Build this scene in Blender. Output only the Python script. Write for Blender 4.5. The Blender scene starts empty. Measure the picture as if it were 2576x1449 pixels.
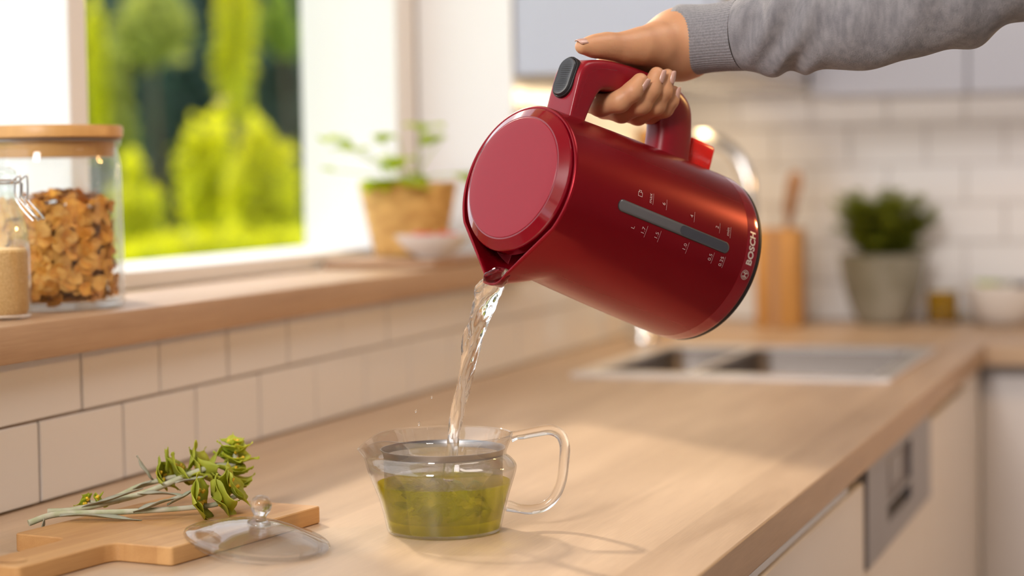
import bpy, bmesh, math, random
import numpy as np
from mathutils import Matrix, Vector, Quaternion

random.seed(7)
RNG = np.random.default_rng(11)
SC = bpy.context.scene
COL = SC.collection

# ------------------------------------------------------------------ camera
CAM = Vector((1.07167, 0.0, 0.31))
CX = Vector((0.94456846, 0.32794016, -0.01567427))     # camera right
CY = Vector((-0.00326965, 0.05713538, 0.99836109))     # camera up
CZ = Vector((0.32829825, -0.94296914, 0.05504053))     # camera back
cam = bpy.data.cameras.new('camera')
cam.sensor_width = 36.0
cam.lens = 70.0
cam.clip_start = 0.05
cam.clip_end = 200
cam.dof.use_dof = True
cam.dof.focus_distance = 1.735
cam.dof.aperture_fstop = 2.7
camo = bpy.data.objects.new('camera', cam)
COL.objects.link(camo)
camo.matrix_world = Matrix(((CX.x, CY.x, CZ.x, CAM.x), (CX.y, CY.y, CZ.y, CAM.y), (CX.z, CY.z, CZ.z, CAM.z), (0, 0, 0, 1)))
SC.camera = camo

# ------------------------------------------------------------------ world, lights, exposure
SC.view_settings.view_transform = 'Standard'
SC.view_settings.look = 'None'
SC.view_settings.gamma = 1.0
SC.view_settings.use_curve_mapping = False
SC.view_settings.exposure = -0.12
world = bpy.data.worlds.new('world')
SC.world = world
world.use_nodes = True
bg = world.node_tree.nodes['Background']
bg.inputs[0].default_value = (0.90, 0.94, 1.0, 1)
bg.inputs[1].default_value = 1.95

def light(name, kind, energy, color, loc, direction, size=None, size_y=None, angle=None):
    l = bpy.data.lights.new(name, kind)
    l.energy = energy
    l.color = color
    if kind == 'AREA':
        l.shape = 'RECTANGLE' if size_y else 'DISK'
        l.size = size
        if size_y:
            l.size_y = size_y
    if kind == 'SUN' and angle:
        l.angle = angle
    o = bpy.data.objects.new(name, l)
    COL.objects.link(o)
    o.location = loc
    o.rotation_euler = Vector(direction).to_track_quat('-Z', 'Y').to_euler()
    return o

# low sun coming in through the window on the left
light('sun', 'SUN', 3.1, (1.0, 0.85, 0.66), (-3, 5, 3), (1.0, -0.92, -0.84), angle=math.radians(2.5))
# a warm lamp hanging in the room on the right, then two added fill lights, overhead and behind the camera
light('warm_lamp', 'AREA', 14, (1.0, 0.56, 0.20), (1.95, 3.05, 0.86), (-0.80, -0.62, -0.33), size=0.13)
light('overhead_fill', 'AREA', 14, (1.0, 0.92, 0.86), (1.4, 1.9, 1.9), (-0.75, 0.0, -1.0), size=1.0)  # unseen soft light, added to lift the left wall tiles
light('front_fill', 'AREA', 190, (1.0, 0.95, 0.93), (0.15, -1.7, 2.1), (-0.06, 1.0, -0.42), size=1.1, size_y=1.0)  # added softbox-like light, no window here; brightens the white frames from the front

for k, v in (('use_light_tree', False), ('max_bounces', 7), ('transmission_bounces', 7), ('transparent_max_bounces', 16), ('diffuse_bounces', 2), ('adaptive_threshold', 0.06), ('glossy_bounces', 4), ('sample_clamp_indirect', 6.0)):
    try:
        setattr(SC.cycles, k, v)
    except Exception:
        pass

# ------------------------------------------------------------------ layout helper: a point seen at a photo pixel, at a given depth
F = 2576 * 70.0 / 36.0
def at(px, py, depth):
    return CAM + depth * (CX * ((px - 1288) / F) - CY * ((py - 724.5) / F) - CZ)

# ------------------------------------------------------------------ materials
MATS = {}
def nmat(name):
    m = bpy.data.materials.new(name)
    m.use_nodes = True
    nt = m.node_tree
    nt.nodes.clear()
    out = nt.nodes.new('ShaderNodeOutputMaterial')
    return m, nt, out

def principled(name, color, rough=0.5, metallic=0.0, spec=0.5, noise=None, bump=None, transmission=0.0, ior=1.45,
               coat=0.0, sss=None, alpha=None, rough_noise=None, emission=None, sheen=0.0):
    m, nt, out = nmat(name)
    b = nt.nodes.new('ShaderNodeBsdfPrincipled')
    nt.links.new(b.outputs[0], out.inputs[0])
    b.inputs['Base Color'].default_value = (*color, 1)
    b.inputs['Roughness'].default_value = rough
    b.inputs['Metallic'].default_value = metallic
    b.inputs['Specular IOR Level'].default_value = spec
    b.inputs['IOR'].default_value = ior
    b.inputs['Transmission Weight'].default_value = transmission
    b.inputs['Coat Weight'].default_value = coat
    b.inputs['Sheen Weight'].default_value = sheen
    if sss:
        b.inputs['Subsurface Weight'].default_value = sss[0]
        b.inputs['Subsurface Radius'].default_value = sss[1]
        b.inputs['Subsurface Scale'].default_value = sss[2]
    if emission:
        b.inputs['Emission Color'].default_value = (*emission[0], 1)
        b.inputs['Emission Strength'].default_value = emission[1]
    tc = None
    def coords(scale):
        nonlocal tc
        if tc is None:
            tc = nt.nodes.new('ShaderNodeTexCoord')
        mp = nt.nodes.new('ShaderNodeMapping')
        nt.links.new(tc.outputs['Object'], mp.inputs[0])
        mp.inputs['Scale'].default_value = scale if isinstance(scale, (tuple, list)) else (scale,) * 3
        return mp.outputs[0]
    if noise:
        c2, scale, detail, lo, hi = noise
        n = nt.nodes.new('ShaderNodeTexNoise')
        n.inputs['Scale'].default_value = 1.0
        n.inputs['Detail'].default_value = detail
        nt.links.new(coords(scale), n.inputs['Vector'])
        r = nt.nodes.new('ShaderNodeValToRGB')
        r.color_ramp.elements[0].position = lo
        r.color_ramp.elements[1].position = hi
        r.color_ramp.elements[0].color = (*c2, 1)
        r.color_ramp.elements[1].color = (*color, 1)
        nt.links.new(n.outputs[0], r.inputs[0])
        nt.links.new(r.outputs[0], b.inputs['Base Color'])
    if bump:
        scale, strength, dist = bump
        n = nt.nodes.new('ShaderNodeTexNoise')
        n.inputs['Scale'].default_value = 1.0
        n.inputs['Detail'].default_value = 4
        nt.links.new(coords(scale), n.inputs['Vector'])
        bp = nt.nodes.new('ShaderNodeBump')
        bp.inputs['Strength'].default_value = strength
        bp.inputs['Distance'].default_value = dist
        nt.links.new(n.outputs[0], bp.inputs['Height'])
        nt.links.new(bp.outputs[0], b.inputs['Normal'])
    MATS[name] = m
    return m

def clear_mix(name, color, ior, frac, rough=0.0, tint=(1, 1, 1)):
    """clear glass or liquid: part refracts, part lets light straight through"""
    m, nt, out = nmat(name)
    g = nt.nodes.new('ShaderNodeBsdfGlass')
    g.inputs['Color'].default_value = (*color, 1)
    g.inputs['IOR'].default_value = ior
    g.inputs['Roughness'].default_value = rough
    t = nt.nodes.new('ShaderNodeBsdfTransparent')
    t.inputs['Color'].default_value = (*tint, 1)
    mx = nt.nodes.new('ShaderNodeMixShader')
    mx.inputs[0].default_value = frac
    nt.links.new(t.outputs[0], mx.inputs[1])
    nt.links.new(g.outputs[0], mx.inputs[2])
    nt.links.new(mx.outputs[0], out.inputs[0])
    MATS[name] = m
    return m

def wood(name, light_c, dark_c, grain_axis='Y', scale=1.0, rough=0.45, stave=None, pores=0.5):
    """oak-like wood; grain runs along the given object axis; staves (width in m) shift tone from plank to plank"""
    m, nt, out = nmat(name)
    b = nt.nodes.new('ShaderNodeBsdfPrincipled')
    nt.links.new(b.outputs[0], out.inputs[0])
    b.inputs['Roughness'].default_value = rough
    tc = nt.nodes.new('ShaderNodeTexCoord')
    ax = 'XYZ'.index(grain_axis)
    def mapped(across, along):
        s = [across * scale] * 3
        s[ax] = along * scale
        mp = nt.nodes.new('ShaderNodeMapping')
        mp.inputs['Scale'].default_value = s
        nt.links.new(tc.outputs['Object'], mp.inputs[0])
        return mp
    mp1, mp2, mp3 = mapped(26, 2.2), mapped(520, 20), mapped(7, 0.9)
    n1 = nt.nodes.new('ShaderNodeTexNoise'); n1.inputs['Scale'].default_value = 1; n1.inputs['Detail'].default_value = 5; n1.inputs['Distortion'].default_value = 0.8
    n2 = nt.nodes.new('ShaderNodeTexNoise'); n2.inputs['Scale'].default_value = 1; n2.inputs['Detail'].default_value = 3
    n3 = nt.nodes.new('ShaderNodeTexNoise'); n3.inputs['Scale'].default_value = 1; n3.inputs['Detail'].default_value = 3
    vec_in = [mp1, mp2, mp3]
    for mp, n in zip(vec_in, (n1, n2, n3)):
        nt.links.new(mp.outputs[0], n.inputs['Vector'])
    def mathn(op, a, bb):
        q = nt.nodes.new('ShaderNodeMath'); q.operation = op
        for i, v in enumerate((a, bb)):
            if isinstance(v, (int, float)):
                q.inputs[i].default_value = v
            else:
                nt.links.new(v, q.inputs[i])
        return q.outputs[0]
    f = mathn('ADD', mathn('MULTIPLY', n1.outputs[0], 0.50), mathn('MULTIPLY', n2.outputs[0], 0.22 * pores * 2))
    f = mathn('ADD', f, mathn('MULTIPLY', n3.outputs[0], 0.30))
    if stave:
        w, saxis = stave
        sep = nt.nodes.new('ShaderNodeSeparateXYZ')
        nt.links.new(tc.outputs['Object'], sep.inputs[0])
        idx = mathn('FLOOR', mathn('DIVIDE', sep.outputs['XYZ'.index(saxis)], w), 0.0)
        wn = nt.nodes.new('ShaderNodeTexWhiteNoise'); wn.noise_dimensions = '1D'
        nt.links.new(idx, wn.inputs['W'])
        f = mathn('ADD', f, mathn('MULTIPLY', mathn('SUBTRACT', wn.outputs['Value'], 0.5), 0.16))
    r = nt.nodes.new('ShaderNodeValToRGB')
    r.color_ramp.elements[0].position = 0.30
    r.color_ramp.elements[1].position = 0.68
    r.color_ramp.elements[0].color = (*dark_c, 1)
    r.color_ramp.elements[1].color = (*light_c, 1)
    nt.links.new(f, r.inputs[0])
    nt.links.new(r.outputs[0], b.inputs['Base Color'])
    bp = nt.nodes.new('ShaderNodeBump'); bp.inputs['Strength'].default_value = 0.18; bp.inputs['Distance'].default_value = 0.0006
    nt.links.new(n2.outputs[0], bp.inputs['Height'])
    nt.links.new(bp.outputs[0], b.inputs['Normal'])
    MATS[name] = m
    return m

wood('oak_worktop', (0.60, 0.425, 0.275), (0.40, 0.265, 0.160), 'Y', 1.0, 0.42, stave=(0.16, 'X'))
wood('oak_worktop_return', (0.58, 0.41, 0.265), (0.39, 0.255, 0.155), 'X', 1.0, 0.42)
wood('oak_sill', (0.56, 0.37, 0.225), (0.33, 0.19, 0.105), 'Y', 0.8, 0.45)
wood('board_wood', (0.64, 0.36, 0.14), (0.42, 0.20, 0.065), 'Y', 1.5, 0.5, stave=(0.034, 'X'))
wood('bamboo', (0.66, 0.36, 0.12), (0.50, 0.25, 0.07), 'Z', 1.3, 0.4, stave=(0.0165, 'Y'))
wood('block_wood', (0.62, 0.33, 0.10), (0.42, 0.19, 0.04), 'Z', 1.0, 0.5)
wood('spoon_wood', (0.42, 0.24, 0.13), (0.28, 0.14, 0.07), 'Z', 1.0, 0.55)
wood('coaster_wood', (0.45, 0.26, 0.14), (0.30, 0.16, 0.08), 'Y', 1.0, 0.5)
principled('tile_white', (0.80, 0.785, 0.78), 0.16, bump=(14, 0.05, 0.002))
principled('grout', (0.46, 0.37, 0.31), 0.9)
principled('white_paint', (0.90, 0.89, 0.88), 0.45)
principled('plaster', (0.55, 0.53, 0.52), 0.8)
principled('white_front', (0.76, 0.72, 0.70), 0.35)
principled('blue_front', (0.50, 0.53, 0.62), 0.22)
principled('steel', (0.62, 0.60, 0.58), 0.24, metallic=1.0)
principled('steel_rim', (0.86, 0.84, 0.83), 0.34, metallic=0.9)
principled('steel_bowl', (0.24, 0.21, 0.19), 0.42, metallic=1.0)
principled('steel_dark', (0.36, 0.35, 0.35), 0.35, metallic=0.9)
principled('chrome', (0.72, 0.71, 0.69), 0.22, metallic=1.0)
principled('wire_steel', (0.55, 0.53, 0.51), 0.25, metallic=1.0)
principled('panel_grey', (0.30, 0.29, 0.31), 0.35, metallic=0.3)
principled('panel_inset', (0.22, 0.20, 0.21), 0.4)
principled('grip_black', (0.03, 0.025, 0.022), 0.5)
principled('floor_mat', (0.35, 0.30, 0.26), 0.6)
principled('red_satin', (0.225, 0.0008, 0.0065), 0.27, metallic=0.5, spec=0.38)
principled('red_gloss', (0.20, 0.001, 0.008), 0.08, coat=0.4)
principled('red_band', (0.28, 0.001, 0.010), 0.14, metallic=0.3, coat=0.4)
principled('red_lid', (0.27, 0.004, 0.014), 0.36, spec=0.40)
principled('red_handle', (0.25, 0.0015, 0.010), 0.34)
principled('red_switch', (0.85, 0.02, 0.012), 0.25, sss=(0.4, (0.02, 0.005, 0.004), 0.2))
principled('button_black', (0.035, 0.035, 0.037), 0.38)
principled('base_black', (0.012, 0.010, 0.010), 0.5)
principled('window_grey', (0.105, 0.10, 0.105), 0.14, coat=0.5)
principled('gauge_water', (0.045, 0.047, 0.060), 0.12, coat=0.5)
principled('print_grey', (0.62, 0.50, 0.48), 0.4)
principled('logo_silver', (0.78, 0.68, 0.60), 0.32, metallic=0.5)
principled('skin', (0.62, 0.318, 0.158), 0.46, sss=(0.22, (0.012, 0.004, 0.002), 0.5),
           noise=((0.56, 0.265, 0.14), 38, 3, 0.25, 0.75), bump=(420, 0.20, 0.0008))
principled('nail', (0.64, 0.37, 0.29), 0.22, coat=0.35)
principled('knit', (0.255, 0.24, 0.245), 0.95, noise=((0.165, 0.155, 0.165), (160, 160, 55), 4, 0.30, 0.66), bump=(700, 0.5, 0.0012), sheen=0.25)
principled('knit_cuff', (0.25, 0.235, 0.24), 0.95, noise=((0.18, 0.17, 0.178), 600, 2, 0.35, 0.65), bump=(900, 0.5, 0.001), sheen=0.25)
def thin_glass(name, refr, tint=(1, 1, 1), ior=1.5, edge=0.75):
    """thin clear glass: Fresnel reflection over mostly straight transmission"""
    m, nt, out = nmat(name)
    g = nt.nodes.new('ShaderNodeBsdfGlossy'); g.inputs['Roughness'].default_value = 0.02
    t = nt.nodes.new('ShaderNodeBsdfTransparent'); t.inputs['Color'].default_value = (*tint, 1)
    r = nt.nodes.new('ShaderNodeBsdfRefraction'); r.inputs['IOR'].default_value = 1.45; r.inputs['Roughness'].default_value = 0.0
    lw = nt.nodes.new('ShaderNodeLayerWeight'); lw.inputs['Blend'].default_value = 0.5
    pw = nt.nodes.new('ShaderNodeMath'); pw.operation = 'POWER'; pw.inputs[1].default_value = 5.0
    nt.links.new(lw.outputs['Facing'], pw.inputs[0])
    fr = nt.nodes.new('ShaderNodeMapRange'); fr.inputs[3].default_value = ((ior - 1) / (ior + 1)) ** 2; fr.inputs[4].default_value = edge
    nt.links.new(pw.outputs[0], fr.inputs[0])
    m1 = nt.nodes.new('ShaderNodeMixShader'); m1.inputs[0].default_value = refr
    m2 = nt.nodes.new('ShaderNodeMixShader')
    nt.links.new(t.outputs[0], m1.inputs[1]); nt.links.new(r.outputs[0], m1.inputs[2])
    nt.links.new(fr.outputs[0], m2.inputs[0]); nt.links.new(m1.outputs[0], m2.inputs[1]); nt.links.new(g.outputs[0], m2.inputs[2])
    nt.links.new(m2.outputs[0], out.inputs[0])
    MATS[name] = m
clear_mix('glass', (1, 1, 1), 1.47, 0.70)
thin_glass('thin_glass', 0.16, ior=1.7)
thin_glass('lid_glass', 0.16, ior=1.9)
thin_glass('jar_glass', 0.06, (0.985, 0.995, 0.99))
thin_glass('pane_glass', 0.0, ior=1.03, edge=0.12)
clear_mix('water', (1, 1, 1), 1.33, 0.90)
def tea_mat():
    m, nt, out = nmat('tea')
    t = nt.nodes.new('ShaderNodeBsdfTransparent'); t.inputs['Color'].default_value = (0.90, 0.86, 0.10, 1)
    g = nt.nodes.new('ShaderNodeBsdfGlass'); g.inputs['Color'].default_value = (0.90, 0.86, 0.10, 1); g.inputs['IOR'].default_value = 1.15
    l = nt.nodes.new('ShaderNodeBsdfTranslucent'); l.inputs['Color'].default_value = (0.72, 0.72, 0.012, 1)
    m1 = nt.nodes.new('ShaderNodeMixShader'); m1.inputs[0].default_value = 0.35
    m2 = nt.nodes.new('ShaderNodeMixShader'); m2.inputs[0].default_value = 0.24
    nt.links.new(t.outputs[0], m1.inputs[1]); nt.links.new(g.outputs[0], m1.inputs[2])
    nt.links.new(m1.outputs[0], m2.inputs[1]); nt.links.new(l.outputs[0], m2.inputs[2]); nt.links.new(m2.outputs[0], out.inputs[0])
    MATS['tea'] = m
tea_mat()
clear_mix('oil', (0.72, 0.52, 0.02), 1.2, 0.5, tint=(0.70, 0.52, 0.03))
principled('tea_leaf', (0.22, 0.24, 0.015), 0.6)
principled('flake', (0.86, 0.42, 0.065), 0.6, noise=((0.62, 0.22, 0.025), 90, 3, 0.3, 0.7), bump=(260, 0.6, 0.001))
principled('flake_pale', (0.90, 0.52, 0.14), 0.6, noise=((0.70, 0.31, 0.05), 90, 3, 0.3, 0.7))
principled('sugar', (0.90, 0.60, 0.26), 0.5, noise=((0.66, 0.36, 0.11), 700, 2, 0.3, 0.7), bump=(900, 0.8, 0.002))
principled('ceramic_white', (0.78, 0.74, 0.70), 0.25)
principled('ceramic_grey', (0.33, 0.32, 0.27), 0.25, noise=((0.19, 0.18, 0.13), 9, 3, 0.35, 0.65))
principled('wicker', (0.80, 0.49, 0.16), 0.7, noise=((0.54, 0.29, 0.08), (30, 30, 60), 3, 0.35, 0.65), bump=(90, 0.7, 0.006))
principled('soil', (0.06, 0.04, 0.025), 0.9)
principled('berry_red', (0.55, 0.03, 0.035), 0.3)
principled('berry_pink', (0.75, 0.25, 0.16), 0.35)
principled('olive_dark', (0.05, 0.05, 0.07), 0.3)

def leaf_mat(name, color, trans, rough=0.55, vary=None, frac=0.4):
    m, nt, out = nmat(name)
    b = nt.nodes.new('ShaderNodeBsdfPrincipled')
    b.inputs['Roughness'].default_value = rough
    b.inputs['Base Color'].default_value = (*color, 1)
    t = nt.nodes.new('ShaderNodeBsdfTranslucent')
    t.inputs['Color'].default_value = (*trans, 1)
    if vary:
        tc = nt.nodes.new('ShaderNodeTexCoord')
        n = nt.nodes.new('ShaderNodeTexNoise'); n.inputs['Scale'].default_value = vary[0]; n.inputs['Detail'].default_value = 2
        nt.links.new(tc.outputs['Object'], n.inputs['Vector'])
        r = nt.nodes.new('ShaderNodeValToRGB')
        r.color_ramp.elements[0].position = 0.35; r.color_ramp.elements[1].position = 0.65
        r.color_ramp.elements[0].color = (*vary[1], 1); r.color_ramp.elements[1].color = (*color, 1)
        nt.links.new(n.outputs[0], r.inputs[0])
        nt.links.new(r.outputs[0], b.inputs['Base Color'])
    mx = nt.nodes.new('ShaderNodeMixShader')
    mx.inputs[0].default_value = frac
    nt.links.new(b.outputs[0], mx.inputs[1]); nt.links.new(t.outputs[0], mx.inputs[2])
    nt.links.new(mx.outputs[0], out.inputs[0])
    MATS[name] = m
    return m
leaf_mat('herb_grey', (0.36, 0.37, 0.25), (0.30, 0.34, 0.16), 0.8, vary=(60, (0.46, 0.43, 0.33)), frac=0.25)
leaf_mat('herb_stem', (0.60, 0.56, 0.42), (0.4, 0.4, 0.2), 0.85, vary=(80, (0.42, 0.43, 0.25)), frac=0.1)
leaf_mat('herb_green', (0.54, 0.55, 0.07), (0.72, 0.74, 0.08), 0.6, vary=(45, (0.40, 0.45, 0.05)), frac=0.42)
leaf_mat('herb_lime', (0.70, 0.72, 0.10), (0.85, 0.88, 0.10), 0.6, vary=(45, (0.34, 0.44, 0.03)), frac=0.45)
principled('herb_flower', (0.85, 0.52, 0.03), 0.6)
leaf_mat('basil', (0.34, 0.48, 0.015), (0.70, 0.82, 0.02), 0.5, frac=0.55)
leaf_mat('thyme', (0.17, 0.22, 0.025), (0.34, 0.40, 0.03), 0.6, vary=(14, (0.30, 0.31, 0.03)), frac=0.4)
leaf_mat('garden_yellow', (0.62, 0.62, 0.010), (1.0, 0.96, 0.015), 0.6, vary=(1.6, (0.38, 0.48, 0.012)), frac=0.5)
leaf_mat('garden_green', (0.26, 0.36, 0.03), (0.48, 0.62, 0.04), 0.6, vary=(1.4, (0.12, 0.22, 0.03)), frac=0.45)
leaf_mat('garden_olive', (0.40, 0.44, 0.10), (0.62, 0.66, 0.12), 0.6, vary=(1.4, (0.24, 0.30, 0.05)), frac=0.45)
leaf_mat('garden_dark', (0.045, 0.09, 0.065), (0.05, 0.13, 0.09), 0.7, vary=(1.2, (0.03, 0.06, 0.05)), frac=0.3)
principled('bark', (0.10, 0.07, 0.045), 0.9)
principled('lawn', (0.30, 0.42, 0.02), 0.9, noise=((0.18, 0.28, 0.02), 3, 3, 0.3, 0.7))

# strainer gauze: fine woven steel wire, open between the wires
def gauze():
    m, nt, out = nmat('gauze')
    b = nt.nodes.new('ShaderNodeBsdfPrincipled')
    b.inputs['Base Color'].default_value = (0.34, 0.31, 0.28, 1); b.inputs['Metallic'].default_value = 0.9; b.inputs['Roughness'].default_value = 0.38
    t = nt.nodes.new('ShaderNodeBsdfTransparent')
    tc = nt.nodes.new('ShaderNodeTexCoord')
    w1 = nt.nodes.new('ShaderNodeTexWave'); w1.wave_type = 'BANDS'; w1.bands_direction = 'DIAGONAL'; w1.inputs['Scale'].default_value = 330
    w2 = nt.nodes.new('ShaderNodeTexWave'); w2.wave_type = 'BANDS'; w2.bands_direction = 'Z'; w2.inputs['Scale'].default_value = 420
    for w in (w1, w2):
        nt.links.new(tc.outputs['Object'], w.inputs['Vector'])
    mx1 = nt.nodes.new('ShaderNodeMath'); mx1.operation = 'MAXIMUM'
    nt.links.new(w1.outputs['Fac'], mx1.inputs[0]); nt.links.new(w2.outputs['Fac'], mx1.inputs[1])
    mr = nt.nodes.new('ShaderNodeMapRange'); mr.inputs[3].default_value = 0.14; mr.inputs[4].default_value = 0.48
    nt.links.new(mx1.outputs[0], mr.inputs[0])
    ms = nt.nodes.new('ShaderNodeMixShader')
    nt.links.new(mr.outputs[0], ms.inputs[0]); nt.links.new(t.outputs[0], ms.inputs[1]); nt.links.new(b.outputs[0], ms.inputs[2])
    nt.links.new(ms.outputs[0], out.inputs[0])
    MATS['gauze'] = m
gauze()

# ------------------------------------------------------------------ mesh helpers
def link(o, parent=None):
    COL.objects.link(o)
    if parent is not None:
        o.parent = parent
    return o

def mesh_from(name, verts, faces, mat, smooth=True, sharp=40):
    me = bpy.data.meshes.new(name)
    me.from_pydata([tuple(v) for v in verts], [], [tuple(f) for f in faces])
    me.update()
    bm = bmesh.new(); bm.from_mesh(me)
    bmesh.ops.recalc_face_normals(bm, faces=bm.faces)
    bm.to_mesh(me); bm.free()
    if mat:
        me.materials.append(MATS[mat])
    if smooth:
        me.polygons.foreach_set('use_smooth', [True] * len(me.polygons))
        if sharp:
            me.set_sharp_from_angle(angle=math.radians(sharp))
    return me

def obj(name, verts, faces, mat, parent=None, smooth=True, sharp=40):
    return link(bpy.data.objects.new(name, mesh_from(name, verts, faces, mat, smooth, sharp)), parent)

def tag(o, label=None, cat=None, group=None, kind=None):
    if label: o['label'] = label
    if cat: o['category'] = cat
    if group: o['group'] = group
    if kind: o['kind'] = kind
    return o

def empty(name, loc=(0, 0, 0), rz=0.0, matrix=None):
    o = bpy.data.objects.new(name, None)
    o.empty_display_size = 0.05
    COL.objects.link(o)
    if matrix is not None:
        o.matrix_world = matrix
    else:
        o.location = loc
        o.rotation_euler = (0, 0, rz)
    return o

def box_geo(x0, x1, y0, y1, z0, z1, bev=0.0, seg=1):
    bm = bmesh.new()
    bmesh.ops.create_cube(bm, size=1.0)
    for v in bm.verts:
        v.co = Vector(((x0 + x1) / 2 + v.co.x * (x1 - x0), (y0 + y1) / 2 + v.co.y * (y1 - y0), (z0 + z1) / 2 + v.co.z * (z1 - z0)))
    if bev:
        bmesh.ops.bevel(bm, geom=bm.edges[:], offset=bev, segments=seg, affect='EDGES', profile=0.5)
    vs = [v.co.copy() for v in bm.verts]
    bm.verts.index_update()
    fs = [[v.index for v in f.verts] for f in bm.faces]
    bm.free()
    return vs, fs

def box(name, dims, mat, parent=None, bev=0.002, seg=1):
    v, f = box_geo(*dims, bev=bev, seg=seg)
    return obj(name, v, f, mat, parent)

def loft_geo(rings, cap0=True, cap1=True, closed=True):
    n = len(rings[0])
    verts = [p for r in rings for p in r]
    faces = []
    for i in range(len(rings) - 1):
        for j in range(n if closed else n - 1):
            k = (j + 1) % n
            faces.append((i * n + j, i * n + k, (i + 1) * n + k, (i + 1) * n + j))
    if cap0: faces.append(tuple(range(n)))
    if cap1: faces.append(tuple(range((len(rings) - 1) * n, len(rings) * n)))
    return verts, faces

def lathe_geo(profile, n=64, center=(0, 0), cap0=True, cap1=True):
    rings = []
    for r, z in profile:
        rings.append([(center[0] + r * math.cos(2 * math.pi * j / n), center[1] + r * math.sin(2 * math.pi * j / n), z) for j in range(n)])
    return loft_geo(rings, cap0, cap1)

def lathe(name, profile, mat, parent=None, n=64, center=(0, 0), cap0=True, cap1=True, sharp=40):
    v, f = lathe_geo(profile, n, center, cap0, cap1)
    return obj(name, v, f, mat, parent, True, sharp)

def catmull(pts, k=6):
    pts = [Vector(p) for p in pts]
    out = []
    P = [pts[0] * 2 - pts[1]] + pts + [pts[-1] * 2 - pts[-2]]
    for i in range(1, len(P) - 2):
        for s in range(k):
            t = s / k
            a, b, c, d = P[i - 1], P[i], P[i + 1], P[i + 2]
            out.append(0.5 * ((2 * b) + (c - a) * t + (2 * a - 5 * b + 4 * c - d) * t * t + (3 * b - a - 3 * c + d) * t ** 3))
    out.append(pts[-1])
    return out

def interp(vals, n):
    x = np.linspace(0, len(vals) - 1, n)
    return np.interp(x, np.arange(len(vals)), vals)

def tube_geo(path, radii, n=10, cap=True):
    path = [Vector(p) for p in path]
    m = len(path)
    if isinstance(radii, (int, float)):
        radii = [radii] * m
    elif len(radii) != m:
        radii = interp(radii, m)
    T = []
    for i in range(m):
        d = path[min(i + 1, m - 1)] - path[max(i - 1, 0)]
        T.append(d.normalized())
    u = T[0].orthogonal().normalized()
    rings = []
    for i in range(m):
        if i:
            q = T[i - 1].rotation_difference(T[i])
            u = (q @ u)
            u = (u - T[i] * u.dot(T[i])).normalized()
        v = T[i].cross(u)
        rings.append([path[i] + float(radii[i]) * (math.cos(2 * math.pi * j / n) * u + math.sin(2 * math.pi * j / n) * v) for j in range(n)])
    return loft_geo(rings, cap, cap)

def tube(name, path, radii, mat, parent=None, n=10, smooth_path=0):
    if smooth_path:
        path = catmull(path, smooth_path)
    v, f = tube_geo(path, radii, n)
    return obj(name, v, f, mat, parent, True, 60)

def merge_geo(parts):
    V, Fs = [], []
    for v, f in parts:
        o = len(V)
        V.extend(v)
        Fs.extend([tuple(i + o for i in q) for q in f])
    return V, Fs

# ------------------------------------------------------------------ the room
WX = 0.702             # worktop front edge
YB = 4.2               # back wall
YJ = 3.10              # far side of the window recess
ZS0, ZS1 = 0.145, 0.181  # sill

# left wall: below the sill, far pier, above the recess, near pier
wl = [box_geo(-0.330, -0.006, -0.6, YB + 0.3, -0.9, ZS0),
      box_geo(-0.330, -0.006, YJ, YB + 0.3, ZS0, 2.5),
      box_geo(-0.330, -0.006, -0.6, YJ, 1.45, 2.5),
      box_geo(-0.330, -0.006, -0.6, -0.55, ZS0, 1.45)]
wall_left = obj('wall_left', *merge_geo(wl), 'grout', smooth=False)
tag(wall_left, kind='structure')
# painted reveal of the window recess (far jamb, near jamb, head)
rv = [box_geo(-0.165, 0.001, YJ - 0.006, YJ, ZS1, 1.45), box_geo(-0.165, 0.001, -0.55, -0.544, ZS1, 1.45), box_geo(-0.165, 0.001, -0.544, YJ - 0.006, 1.444, 1.45)]
tag(obj('trim_1', *merge_geo(rv), 'white_paint', smooth=False), kind='structure')

wall_back = box('wall_back', (-0.006, 3.4, YB + 0.006, YB + 0.2, -0.9, 2.5), 'grout', bev=0)
tag(wall_back, kind='structure')
ceil_ = box('ceiling', (-0.33, 3.6, -3.2, YB + 0.2, 2.5, 2.6), 'plaster', bev=0)
tag(ceil_, kind='structure')
wall_right = box('wall_right', (3.4, 3.6, -3.2, YB + 0.2, -0.95, 2.5), 'plaster', bev=0)
tag(wall_right, kind='structure')
wall_front = box('wall_front', (-0.33, 3.4, -3.2, -3.0, -0.95, 2.5), 'plaster', bev=0)
tag(wall_front, kind='structure')
wl2 = box('wall_left_near', (-0.33, -0.006, -3.0, -0.6, -0.95, 2.5), 'plaster', bev=0)
tag(wl2, kind='structure')
floor = box('floor', (-0.006, 3.4, -3.0, YB + 0.006, -0.95, -0.9), 'floor_mat', bev=0)
tag(floor, kind='structure')

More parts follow.
